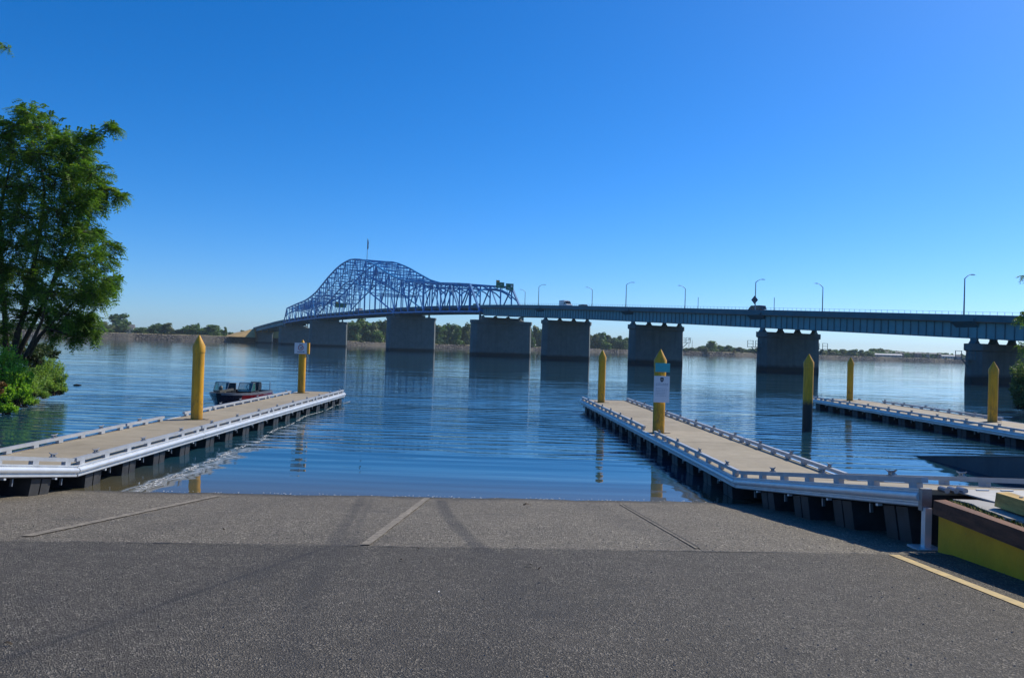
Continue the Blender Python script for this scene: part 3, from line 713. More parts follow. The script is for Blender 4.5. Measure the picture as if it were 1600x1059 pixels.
# vehicles
def car(lab,cat,body,s,n,ang,kind='sedan',name='car',sc=.86):
    o=thing(name,lab,cat,B(s,n,zt(s)-.8+.004),ANG+ang); o.scale=(sc,sc,sc)
    L,Wd=4.6,1.8
    prof=[(-L/2,.35),(-L/2,.85),(-L/2+.25,.95),(-1.2,1.0),(1.0,1.0),(L/2-.1,.82),(L/2,.6),(L/2,.35)] 
    MB().prism(prof,'x',-Wd/2,Wd/2).obj('body',body,o)
    cab=[(-1.75,1.0),(-1.15,1.46),(.35,1.48),(1.15,1.0)] if kind=='sedan' else [(-2.2,1.0),(-2.0,1.7),(.4,1.72),(1.15,1.0)]
    MB().prism([(a,b) for a,b in cab],'x',-Wd/2+.12,Wd/2-.12).obj('cabin_glass',M['carglass'],o)
    zr=cab[1][1]; MB().prism([(cab[1][0]-.05,zr+.002),(cab[2][0]+.08,zr+.022),(cab[2][0]-.1,zr+.07),(cab[1][0]+.15,zr+.06)],'x',-Wd/2+.14,Wd/2-.14).obj('roof',body,o)
    wh=MB().lathe([(.1,-.1),(.32,-.1),(.32,.1),(.1,.1)],14).mesh('wheel',M['rubber'])
    for x in(-1,1):
        for y in(-1.45,1.45): link('wheel',wh,o,(x*(Wd/2-.08),y,.32),(0,PI/2,0))
        MB().box(x*.65-.2,x*.65+.2,L/2,L/2+.02,.62,.75).obj('headlight',M['white'],o)
    return o
cw=mat('white_car_paint',(.7,.7,.7),.3); cd=mat('dark_car_paint',(.03,.035,.045),.3); cr=mat('maroon_car_paint',(.16,.03,.04),.3); cs=mat('silver_car_paint',(.4,.42,.45),.3,.4)
car('white car with dark windows coming off the blue truss','car',cw,-149.,2.2,PI)
car('silver car just right of the white truck on the bridge','car',cs,-184.,2.2,PI,'suv')
car('dark maroon car passing below the diamond sign','car',cr,-250.,-3.3,0,'suv',sc=.95)
car('dark car inside the blue truss near its end portal','car',cd,-128.,-3.,0,'suv')
o=thing('truck','white box truck with a dark windscreen crossing the bridge','truck',B(-175,1.6,zt(-178)-.8+.004),ANG+PI); o.scale=(.8,.8,.8)
MB().box(-1.2,1.2,-1.6,1.2,.9,3.3).obj('cargo_box',M['white'],o)
MB().prism([(1.3,.5),(1.3,3.0),(1.9,3.05),(2.6,2.0),(3.3,1.75),(3.4,.5)],'x',-1.1,1.1).obj('cab',M['white'],o)
MB().prism([(2.0,2.95),(2.66,2.0),(2.72,2.02),(2.06,2.98)],'x',-1.0,1.0).obj('windscreen',M['carglass'],o)
for x in(-1,1): MB().box(x*1.1-.02,x*1.1+.02,1.5,2.3,1.9,2.6).obj('side_window',M['carglass'],o)
wh=MB().lathe([(.15,-.14),(.5,-.14),(.5,.14),(.15,.14)],16).mesh('wheel',M['rubber'])
for x in(-1,1):
    for y in(-1.0,2.4): link('wheel',wh,o,(x*1.0,y,.5),(0,PI/2,0))
o=thing('truck','pale lorry under the middle of the blue arch','truck',B(12,1.6,zt(12)-.8+.004),ANG+PI); o.scale=(.8,.8,.8)
MB().box(-1.2,1.2,-5.2,1.2,.9,3.6).obj('cargo_box',mat('pale_red_box',(.45,.36,.36),.5),o)
MB().prism([(1.3,.5),(1.3,2.7),(2.2,2.7),(2.8,1.6),(2.9,.5)],'x',-1.1,1.1).obj('cab',cw,o)
for x in(-1,1):
    for y in(-3.8,-2.7,2.2): link('wheel',wh,o,(x*1.0,y,.5),(0,PI/2,0))
# ================================================================== DOCKS
def clean_mesh(): pass
blockM=MB().box(-.04,.04,-.085,.085,.508,.574).mesh('rail_block',M['alu_rail'])
cm=MB(); cm.box(-.03,.03,-.07,.07,0,.015); 
for y in(-.045,.045): cm.bar((0,y,.015),(0,y*.8,.06),.026)
cm.tube([(0,-.13,.078),(0,-.08,.062),(0,0,.056),(0,.08,.062),(0,.13,.078)],[.007,.012,.014,.012,.007],7)
cleatM=cm.mesh('cleat',M['steel'],True)
fm=MB()
w0,w1=.50,.56
for a in(-.29,.02): fm.add([(x*k,a+.27*q,z) for z,k in((.27,1.),(-.25,.9)) for x,q in((-.42,0),(.42,0),(.42,1),(-.42,1))],[(0,1,2,3),(4,7,6,5),(0,4,5,1),(1,5,6,2),(2,6,7,3),(3,7,4,0)])
floatM=fm.mesh('float',M['float'])
brM=MB().box(-.02,.02,-.015,.015,.15,.27).mesh('float_bracket',M['steel'])
boltM=MB().box(-.03,.03,-.03,.03,.255,.285).mesh('bolt_head',M['alu'])
def fascia(sg,y0,y1):
    # ribbed extrusion with a rounded bulge
    pr=[(0,.295),(.035,.295),(.05,.31),(.05,.335),(.03,.345),(.03,.36),(.075,.375),(.09,.40),(.09,.43),(.075,.455),(.03,.47),(.03,.485),(.05,.495),(.05,.512),(0,.512)]
    return MB().prism([(sg*x,z) for x,z in pr],'y',y0,y1).mesh('fascia',M['alu'],True)
def dock(label,x,y,yaw,W,secs,near,skip=(),group='boat launch docks',cleat0=.8,plate=None,endcap=True):
    d=thing('floating_dock',label,'dock',(x,y,0),yaw,group)
    def section(y0,y1,tilt):
        R=Matrix.Rotation(tilt,4,'X'); 
        # rotate about the fold line at y=0,z=.5
        piv=Matrix.Translation((0,0,.5))@R@Matrix.Translation((0,0,-.5)) if tilt else Matrix.Identity(4)
        def put(name,me,loc=(0,0,0),par=d):
            o=link(name,me,par); o.matrix_local=piv@Matrix.Translation(loc); return o
        g=.012
        nq=max(1,round((y1-y0)/1.5)); lq=(y1-y0)/nq
        for q in range(nq): put('deck_panel',MB().box(.03,W-.03,y0+q*lq+(g if q==0 else .004),y0+(q+1)*lq-(g if q==nq-1 else .004),.44,.5).mesh('deck_panel',M['deck']))
        put('frame',MB().box(.06,W-.06,y0+g,y1-g,.28,.438).mesh('frame',M['dark']))
        for sg,xx in((-1,.0),(1,W)):
            put('fascia',fascia(sg,y0+g,y1-g),(xx,0,0))
            yy=y0+.25; n=max(2,round((y1-y0-.5)/1.0)); st=(y1-y0-.5)/n
            segs=[]; 
            for i in range(n+1):
                v=y0+.25+i*st
                if not any(a<v<b and s_==sg for s_,a,b in skip): 
                    put('rail_block',blockM,(xx-sg*.05,v,0)); segs.append(v)
            # rails broken where the piles pass
            runs=[]; cur=[]
            for v in segs:
                if cur and v-cur[-1]>st*1.5: runs.append(cur); cur=[]
                cur.append(v)
            if cur: runs.append(cur)
            for r_ in runs:
                if len(r_)>1: put('curb_rail',MB().box(xx-sg*.05-.04,xx-sg*.05+.04,r_[0]-.2,r_[-1]+.2,.575,.643).mesh('curb_rail',M['alu_rail']))
            v=y0+cleat0
            while v<y1-.4:
                if not any(a<v<b and s_==sg for s_,a,b in skip): put('cleat',cleatM,(xx-sg*.05,v,.646))
                v+=2.0
            v=y0+.75
            while v<y1-.3:
                put('float',floatM,(xx-sg*.47,v,0)); 
                put('float_bracket',brM,(xx-sg*.06,v+.62,0)); put('bolt_head',boltM,(xx-sg*.0,v+.3,0))
                v+=1.45
    yy=0
    for L in secs: section(yy,yy+L,0); yy+=L
    if endcap:
        MB().prism([(yy,.295),(yy+.06,.32),(yy+.06,.5),(yy,.512)],'x',0,W).obj('end_fascia',M['alu'],d)
        v=[.3,W/2,W-.3]
    if near: section(-near[0],0,-near[1])
    if plate:
        R=Matrix.Translation((0,0,.5))@Matrix.Rotation(-near[1],4,'X')@Matrix.Translation((0,0,-.5))
    return d
DL=dock('grey decked floating dock at the left with a bright metal side',-10.25,14.75,0.0,2.1,[6.0,6.0,6.0,5.6],(7.5,math.radians(9.2)),[(-1,8.3,9.9),(-1,21.5,23)])
DR=dock('floating dock right of the open water with a teal sign on its pile',4.62,15.75,.049,2.32,[6.0,6.0,6.0,4.8],(6.55,math.radians(8.4)),[(-1,7.5,8.9)])
DT=dock('floating dock farthest right, beyond the black footed pile',18.25,20.,.028,3.0,[6.0,6.0,6.0,6.0,2.0],None,[(1,10.6,13),(1,23.5,25.5)])
# end plate and leg of the right dock, hinged plate onto the abutment
tl=math.radians(8.4)
def drloc(x,y,z): return (Matrix.Translation((0,0,.5))@Matrix.Rotation(-tl,4,'X')@Matrix.Translation((x,y,z-.5))).to_translation()
e0=drloc(0,-6.55,.5)
MB().box(-.06,.06,e0.y-.07,e0.y+.005,e0.z-.24,e0.z+.02).obj('end_plate',M['steel'],DR)
gy=e0.y-.08; wx=DR.location.x-math.sin(.049)*gy; wy=DR.location.y+gy
gl=rz(wx,wy)
mb=MB(); mb.box(-.045,.035,gy-.04,gy+.04,gl+.01,e0.z-.2); mb.box(-.16,.14,gy-.13,gy+.13,gl-.01,gl+.012); mb.obj('support_leg',M['alu'],DR)
for k in range(3): MB().tube([(.18+.11*k,e0.y-.03,e0.z+.02),(.18+.11*k,e0.y-.17,e0.z+.02)],.035,8).obj('hinge_knuckle',M['steel'],DR)
mb=MB(); mb.add([(.30,e0.y+.0,e0.z+.012),(2.28,e0.y+.0,e0.z+.012),(2.28,e0.y-1.25,e0.z-.06),(.72,e0.y-1.25,e0.z-.06),
  (.30,e0.y+.0,e0.z-.002),(2.28,e0.y+.0,e0.z-.002),(2.28,e0.y-1.25,e0.z-.075),(.72,e0.y-1.25,e0.z-.075)],[(0,1,2,3),(4,7,6,5),(0,4,5,1),(1,5,6,2),(2,6,7,3),(3,7,4,0)])
mb.obj('transition_plate',mat('galvanised_plate',(.33,.33,.325),.6,.2,.1,6),DR)
for k in range(6): MB().box(.62+.30*k,.77+.30*k,e0.y-.05,e0.y-.02,e0.z+.013,e0.z+.022).obj('white_dash',M['white'],DR)
# ------------------------------------------------------------------ piles
def pile(label,x,y,top,mt=None,r=.172,z0=-1.5,lean=0):
    p=thing('pile',label,'pile',(x,y,0),0,'yellow mooring piles')
    mt=mt or M['pile']
    MB().lathe([(r,z0),(r,1.0),(r,top-.53)],24).obj('shaft',mt,p,True)
    MB().lathe([(r+.012,top-.527),(r+.012,top-.33),(.015,top)],24).obj('cone_cap',mt,p,True)
    return p
PL=[pile('thick yellow pile near the middle of the left dock, without any sign',-9.51,23.76,3.06),
 pile('yellow pile at the outer end of the left dock carrying a no swimming sign',-9.9,37.0,3.02),
 pile('plain yellow pile at the outer end of the right dock',4.30,36.9,2.98),
 pile('yellow pile through the right dock carrying a teal and a white sign',4.56,23.9,3.06,r=.18),
 pile('yellow pile with a blackened foot standing alone in the water',11.79,30.96,3.07,M['pileblack'],r=.19),
 pile('yellow pile at the outer end of the farthest right dock',19.42,44.7,3.0),
 pile('yellow pile through the farthest right dock, close to the right edge of the picture',19.95,32.3,3.0,r=.18)]
# pile openings in the decks: flat dark plates stand in for their shade
for dk,pl in((DL,PL[0]),(DL,PL[1]),(DR,PL[2]),(DR,PL[3]),(DT,PL[5]),(DT,PL[6])):
    v=pl.location-dk.location; c,s=math.cos(-dk.rotation_euler.z),math.sin(-dk.rotation_euler.z); lx,ly=v.x*c-v.y*s,v.x*s+v.y*c
    mb=MB(); mb.lathe([(.16,.4995),(.25,.4995),(.25,.504),(.16,.504)],20,(lx,ly)); mb.obj('pile_hole_shade',M['dark'],dk)
    MB().box(lx-.36,lx+.36,ly-.07,ly+.07,.4995,.508).obj('pile_slot_shade',M['dark'],dk)
# signs on piles (face the launching ramp)
def ring(mb,cx,cz,r0,r1,y,n=28,mi=0):
    vs=[]; 
    for k in range(n):
        a=2*PI*k/n
        for r in(r0,r1): vs.append((cx+r*math.cos(a),y,cz+r*math.sin(a)))
    mb.add(vs,[(2*k,2*k+1,2*((k+1)%n)+1,2*((k+1)%n)) for k in range(n)],mi)
o=thing('no_swimming_sign','white square sign with a red crossed circle on the left dock pile','sign',(PL[1].location.x-.02,PL[1].location.y-.21,2.36),.12)
MB().box(-.30,.27,-.012,.012,0,.52).obj('plate',M['signwhite'],o)
MB().box(.28,.37,.0,.28,-.005,.525).obj('yellow_board',M['pile'],o)
mb=MB(); ring(mb,-.01,.29,.10,.128,-.016); mb.obj('prohibition_ring',M['red'],o,fix=False)
MB().bar((-.085,-.0165,.37),(.07,-.0165,.21),.024,.002).obj('slash',M['red'],o)
mb=MB(); mb.box(-.06,.05,-.0145,-.0135,.245,.275); mb.sphere((.045,-.014,.32),(.024,.001,.024),8,5); mb.bar((-.05,-.014,.27),(.02,-.014,.325),.022,.001); mb.obj('swimmer',M['navytext'],o)
mb=MB(); 
for a,b in((-.16,-.10),(-.08,.0),(.02,.07),(.09,.16)): mb.box(a,b,-.0145,-.0135,.07,.105)
for a,b in((-.08,-.03),(0,.09)): mb.box(a,b,-.0145,-.0135,.43,.455)
mb.obj('lettering',M['navytext'],o)
px_,py_=PL[3].location.x,PL[3].location.y
o=thing('blank_sign','small blank teal plate on the right dock pile','sign',(px_+.03,py_-.215,2.37),-.05)
MB().box(-.215,.225,-.01,.01,0,.27).obj('plate',M['teal'],o)
MB().box(-.1,.1,.012,.05,.05,.2).obj('bracket',M['steel'],o)
o=thing('notice_board','tall white notice with a dark round emblem on the right dock pile','sign',(px_+.02,py_-.22,1.45),-.05)
MB().box(-.235,.235,-.012,.012,0,.80).obj('plate',M['signwhite'],o)
mb=MB(); mb.prism([(-.045,.76),(.045,.76),(.055,.70),(.04,.64),(0,.61),(-.04,.64),(-.055,.70)],'y',-.0155,-.0135); mb.obj('emblem',M['navytext'],o)
mb=MB(); mb.prism([(-.02,.72),(.02,.72),(.022,.68),(0,.655),(-.022,.68)],'y',-.0185,-.0165); mb.obj('emblem_centre',mat('emblem_gold',(.35,.38,.30),.5),o)
mb=MB(); rq=random.Random(4)
for k in range(9):
    z=.555-.045*k; x=-.18 if k else -.17
    while x<(.18 if k<2 else .15):
        w=rq.uniform(.02,.06)
        if k!=2: mb.box(x,min(x+w,.19),-.0145,-.0135,z,z+(.022 if k<2 else .012))
        x+=w+.012
mb.obj('faint_lettering',M['greytext'],o)['kind']='stuff'
# ------------------------------------------------------------------ abutment on the right
AX=4.93
ab=thing('concrete_abutment','yellow painted concrete abutment with a brown timber edge at the lower right','abutment',(AX,8.93,0),.0)
tz=1.42
poly=[]
mb=MB(); 
yy=[0,-1,-2,-3.2,-4.4,-5.6]
vs=[];
for y in yy: vs+=[(0,y,rz(AX,8.93+y)-.25),(0,y,tz-.19),(.28,y,tz-.19),(.28,y,rz(AX,8.93+y)-.25)]
mb.add(vs,[(4*i+k,4*i+(k+1)%4,4*i+4+(k+1)%4,4*i+4+k) for i in range(len(yy)-1) for k in range(4)]+[(0,1,2,3),(20,21,22,23)])
mb.obj('side_wall',M['ywall'],ab)
def beam(x0,x1,y0,y1,z0,z1,seed,n=7,j=.008):
    r3=random.Random(seed); mb=MB(); sec=[]
    for i in range(n+1):
        y=y0+(y1-y0)*i/n; sec.append([(x0+r3.uniform(-j,j),y,z0+r3.uniform(-j,j)),(x1+r3.uniform(-j,j),y,z0),(x1-.012+r3.uniform(-j,j),y,z1+r3.uniform(-j,j)),(x0+.012+r3.uniform(-j,j),y,z1+r3.uniform(-j,j))])
    mb.v=[v for s_ in sec for v in s_]
    for i in range(n):
        for k in range(4): mb.f.append((4*i+k,4*i+(k+1)%4,4*i+4+(k+1)%4,4*i+4+k)); mb.m.append(0)
    mb.f+=[(0,1,2,3),(4*n,4*n+1,4*n+2,4*n+3)]; mb.m+=[0,0]; return mb
beam(-.05,.10,.03,-5.6,tz-.185,tz-.02,3).obj('edge_timber',M['timber'],ab)
# broken concrete top slab
mb=MB(); r3=random.Random(8); L=[]
for i in range(24):
    y=-.02-5.6*i/23; L.append((.13+abs(r3.gauss(0,.035))+(.12 if y<-1.0 else 0),y))
top=[(x,y,tz) for x,y in L]+[(3.4,y,tz) for x,y in L]; n=len(L)
mb.add(top+[(x,y,z-.1) for x,y,z in top],[(i,i+1,n+i+1,n+i) for i in range(n-1)]+[(i,i+2*n,i+1+2*n,i+1) for i in range(n-1)]+[(0,n,3*n,2*n)])
mb.obj('top_slab',M['conc'],ab)
MB().box(.3,3.4,-5.6,-.02,-.2,tz-.12).obj('fill',M['wallconc'],ab)
MB().box(.281,3.4,-.0,.02,-.2,tz-.12).obj('end_wall',M['wallconc'],ab)
beam(.33,.49,-.48,-5.6,tz+.015,tz+.175,5).obj('curb_timber',M['ytimber'],ab)
for y in(-.9,-2.1,-3.3): MB().box(.36,.46,y-.12,y+.12,tz,tz+.02).obj('spacer',M['timber'],ab)
mb=MB(); 
for y in(-.8,-1.05,-1.9,-2.9): mb.lathe([(.018,tz+.17),(.018,tz+.186)],8,(.41,y))
mb.obj('bolts',M['steel'],ab)
beam(1.5,1.64,-.62,-5.6,tz+.015,tz+.10,6).obj('white_curb',M['white'],ab)
# moss along the edge
mb=MB()
for i in range(420):
    y=-.05-abs(r3.gauss(0,.9)); x=.11+r3.uniform(0,.09); a=r3.uniform(0,6)
    mb.add([(x,y,tz-.03),(x+.03*math.cos(a),y+.03*math.sin(a),tz-.01+r3.uniform(0,.02)),(x+.03*math.cos(a+1),y+.03*math.sin(a+1),tz-.03)],[(0,1,2)])
o=mb.obj('moss',mat('moss',(.14,.15,.02),.9,0,.3,30),ab,fix=False); o['kind']='stuff'
# ------------------------------------------------------------------ far ramp's side wall
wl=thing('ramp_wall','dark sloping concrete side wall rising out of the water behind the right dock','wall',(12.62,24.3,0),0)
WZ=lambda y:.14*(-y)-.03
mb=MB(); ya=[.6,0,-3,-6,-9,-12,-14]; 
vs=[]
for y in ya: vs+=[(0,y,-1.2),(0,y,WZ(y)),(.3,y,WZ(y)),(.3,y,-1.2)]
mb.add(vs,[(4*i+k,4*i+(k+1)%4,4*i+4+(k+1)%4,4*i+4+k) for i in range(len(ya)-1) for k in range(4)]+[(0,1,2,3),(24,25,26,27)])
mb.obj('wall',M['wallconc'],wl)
mb=MB(); vs=[]
for y in ya: vs+=[(-.03,y,WZ(y)+.003),(-.03,y,WZ(y)+.035),(.5,y,WZ(y)+.035),(.5,y,WZ(y)+.003)]
mb.add(vs,[(4*i+k,4*i+(k+1)%4,4*i+4+(k+1)%4,4*i+4+k) for i in range(len(ya)-1) for k in range(4)]+[(0,1,2,3),(24,25,26,27)])
mb.obj('coping',M['conc'],wl)
mb=MB(); mb.add([(13.12+8*i,24.3+y,WZ(y)-.03) for y in ya for i in(0,1)],[(2*k,2*k+1,2*k+3,2*k+2) for k in range(len(ya)-1)])
struct(mb.obj('far_ramp',M['ramp']))
# ------------------------------------------------------------------ boat
bt=thing('motorboat','dark red and black motorboat with two windscreens moored behind the left dock','boat',(-11.62,31.2,0),.03); bt.scale=(.93,.93,.93)
def hull():
    mb=MB(); st=[]    # station: y, half beam at gunwale, half beam chine, gunwale z, keel z
    for y,bg_,bc_,g,k in((0,.10,.03,.86,.25),(.35,.46,.16,.84,.0),(.9,.74,.42,.81,-.12),(1.7,.90,.66,.78,-.18),(2.8,.95,.78,.75,-.2),(4.2,.95,.8,.73,-.2),(5.0,.92,.78,.72,-.2)):
        st.append([(-bg_,y-(.0 if y else .12),g),(-bg_*.985,y,g-.10),(-(bc_+bg_)/2,y,(g+.12)/2),(-bc_,y,.08 if y>.3 else .3),(0,y,k),(bc_,y,.08 if y>.3 else .3),((bc_+bg_)/2,y,(g+.12)/2),(bg_*.985,y,g-.10),(bg_,y-(.0 if y else .12),g)])
    n=9; mb.v=[v for s_ in st for v in s_]
    for i in range(len(st)-1):
        for k in range(n-1):
            mi=1 if k in(0,7) else 0
            if k in(1,6) and i>=2: mi=2
            mb.f.append((i*n+k,i*n+k+1,(i+1)*n+k+1,(i+1)*n+k)); mb.m.append(mi)
    mb.f.append(tuple((len(st)-1)*n+k for k in range(n))); mb.m.append(0)
    mb.f.append(tuple(range(n))[::-1]); mb.m.append(0)
    return mb,st
mb,st=hull()
hb=mat('black_boat_paint',(.010,.014,.03),.18,0,.1,3); hsil=mat('boat_gunwale_silver',(.30,.32,.36),.35,.5); hr=mat('boat_red_paint',(.16,.012,.022),.25,0,.1,4)
mb.obj('hull',[hb,hsil,hr],bt,True)
# deck: bow deck and side decks, open cockpit floor
mb=MB(); mb.add([st[0][0],st[1][0],st[2][0],st[2][8],st[1][8],st[0][8]],[(0,1,2,3,4,5)]); 
mb.add([(-.9,1.0,.45),(.9,1.0,.45),(.92,4.9,.3),(-.92,4.9,.3)],[(0,1,2,3)])
for sg in(-1,1): mb.add([(sg*.74,.9,.812),(sg*.95,2.8,.752),(sg*.92,5,.722),(sg*.76,5,.72),(sg*.78,2.8,.75),(sg*.6,.9,.81)],[(0,1,2,3,4,5)])
mb.obj('deck',mat('boat_deck',(.06,.065,.07),.6),bt)
for sg in(-1,1):
    x0,x1=sorted((sg*.24,sg*.84)); c=sg*.54
    cons=MB().prism([(1.75,.46),(1.7,.84),(2.3,.86),(2.45,.46)],'x',x0,x1).obj('console',M['black'],bt)
    mb=MB(); mb.add([(x0,1.72,.85),(x1,1.72,.84),(x1,2.0,1.22),(x0,2.0,1.22)],[(0,1,2,3)]); xo=x1 if sg>0 else x0
    mb.add([(xo,1.72,.84),(xo,2.35,.80),(xo,2.3,1.19),(xo,2.0,1.22)],[(0,1,2,3)])
    ws=mb.obj('windscreen',M['glass'],bt)
    fr=MB(); 
    for a,b in(((x0,1.72,.85),(x0,2.0,1.22)),((x1,1.72,.85),(x1,2.0,1.22)),((x0,2.0,1.22),(x1,2.0,1.22)),((xo,2.0,1.22),(xo,2.3,1.19)),((xo,2.3,1.19),(xo,2.35,.8))): fr.bar(a,b,.025)
    fr.obj('frame',M['steel'],ws)
    MB().prism([(2.7,.45),(2.7,.8),(3.1,.82),(3.15,1.12),(3.25,1.12),(3.25,.45)],'x',c-.22,c+.22).obj('seat',M['black'],bt)
MB().tube([(.54,2.42,.93),(.54,2.5,1.0)],.02,6).obj('steering_column',M['black'],bt)
mb=MB(); ring(mb,.54,1.0,.13,.16,2.51,16); mb.obj('steering_wheel',M['black'],bt,fix=False)
ob=MB(); ob.prism([(5.0,.5),(5.0,1.0),(5.15,1.1),(5.5,1.08),(5.6,.85),(5.45,.5)],'x',-.2,.2); ob.prism([(5.12,-.6),(5.12,.5),(5.35,.5),(5.3,-.6)],'x',-.07,.07)
ob.obj('outboard_motor',M['black'],bt)
mb=MB(); mb.bar((-.05,.15,.9),(.35,.75,.98),.07,.09); mb.lathe([(.07,.93),(.09,1.05),(.05,1.14)],10,(-.12,.55)); mb.box(-.35,.05,.5,.75,.84,.92); mb.obj('trolling_motor',mat('trolling_motor',(.13,.12,.09),.5),bt)
MB().tube([(.8,4.9,.72),(.8,4.9,1.12)],.02,6).obj('stern_light',M['lampgrey'],bt)
MB().tube([(.92,2.6,.76),(1.1,2.65,.7),(1.32,2.7,.64)],.012,5).obj('mooring_line',mat('rope',(.5,.47,.4),.9),bt)
# driftwood
dp=plane(120,602,0); o=thing('driftwood','small dark piece of driftwood floating on the water at the left','driftwood',(dp.x,dp.y,0),.3)
MB().tube([(-.32,0,.01),(-.1,.03,.07),(.2,0,.05),(.42,-.02,.02)],[.03,.07,.06,.02],7).obj('log',M['bark'],o,True)
MB().tube([(.05,0,.07),(.0,.02,.16)],[.03,.012],5).obj('stub',M['bark'],o); o.scale=(.6,.6,.6)
# ================================================================== BUILDINGS on the far bank
def house(label,px,d,w,dep,h,roofh,wallc,roofc,cat='house',nw=3,storeys=1,flat=False,name='house',group=None,yaw=0):
    sp=shore(px); hb_=interp(px,BH); x=shx(px,d); o=thing(name,label,cat,(x,d,hb_),yaw-math.atan2(x,d)*.6,group)
    MB().box(-w/2,w/2,0,dep,0,h).obj('wall',wallc,o)
    if flat: MB().box(-w/2-.3,w/2+.3,-.3,dep+.3,h+.002,h+.5).obj('roof',roofc,o)
    else: MB().prism([(-.5,h+.002),(dep/2,h+roofh),(dep+.5,h+.002)],'x',-w/2-.5,w/2+.5).obj('roof',roofc,o)
    wm=MB().box(-.6,.6,-.08,-.002,0,1.2).mesh('window',M['carglass'])
    for s_ in range(storeys):
        for i in range(nw): link('window',wm,o,(-w/2+w*(i+.5)/nw,0,1.0+s_*2.7))
    return o
ww=mat('pale_house_wall',(.55,.54,.52),.8); br=mat('brown_house_wall',(.20,.16,.15),.8); gw=mat('grey_house_wall',(.34,.34,.36),.8); rf1=mat('grey_roof',(.16,.16,.17),.8); rf2=mat('brown_roof',(.14,.10,.085),.8); rfw=mat('pale_roof',(.6,.6,.6),.6)
house('pale house with a grey gable roof among the trees on the left bank',199,612,7.5,7,4.2,2.6,ww,rf1,nw=3)
house('low brown house half hidden behind olive trees on the left bank',152,612,8,7,3,2.2,gw,rf2,nw=3)
house('long low white roofed shelter at the foot of the far trees',1083,885,9,6,2.2,1.2,gw,rfw,'shelter',3,name='shelter')
house('long low pale roofed building on the right far bank before the brown blocks',1389,960,30,10,2.6,1.6,gw,rfw,'building',7,name='building')
for i,(px,w,lab,wc) in enumerate([(1398,22,'leftmost brown two storey block on the right far bank',br),(1424,24,'wide brown two storey block in the middle of the right far bank',br),(1446,10,'pale grey two storey block between the brown ones on the right far bank',gw),(1460,16,'rightmost brown two storey block on the right far bank',br)]):
    house(lab,px,985+i*6,w,12,5.6,1.6,wc,rf1,'building',max(3,int(w/4)),2,name='building',group='two storey blocks on the right far bank')
house('white building with dark openings near the right end of the far bank',1483,985,15,9,3.6,1.2,ww,rfw,'building',5,name='building')
house('small white hut on the far bank just right of a bridge pier',1283,925,4,5,3.2,1.,ww,rfw,'hut',1,name='hut')
house('pale grey house at the far right end of the visible bank',1498,990,8,8,4,1.4,gw,rf1,nw=2)
house('white hut at the water edge behind the middle piers',833,775,5,4,1.9,.8,ww,rfw,'hut',1,name='hut')
for px,d,h,lab in((1076.5,905,15,'tall mast with a small platform rising behind the far trees'),(1081.5,905,13,'plain thin mast beside the one with a platform')):
    sp=at(px,540,d); o=thing('mast',lab,'mast',(sp.x,d,4)); MB().tube([(0,0,0),(0,0,h)],[.3,.2],6).obj('pole',M['lampgrey'],o)
    if h==15: MB().box(-.9,.9,-.5,.5,h-1,h).obj('platform',M['lampgrey'],o)
# parked cars on the left bank
for px,mt,lab in((254,cs,'silver parked car on the top of the left bank'),(246,cw,'white parked car on the left bank top beside the trees')):
    sp=shore(px); o=thing('parked_car',lab,'car',(shx(px,606),606,4.42),.2+PI/2); o.scale=(1,1,1)
    MB().prism([(-2.2,.3),(-2.2,.9),(-1.3,1.0),(-.9,1.5),(.5,1.5),(1.2,1.0),(2.2,.85),(2.2,.3)],'x',-.85,.85).obj('body',mt,o)
    MB().prism([(-1.1,1.02),(-.82,1.42),(.45,1.42),(1.0,1.02)],'x',-.87,.87).obj('side_window',M['carglass'],o)
    for x in(-.8,.8):
        for y in(-1.4,1.4): link('wheel',wh,o,(x,y,.33),(0,PI/2,0),(.66,.66,.66))
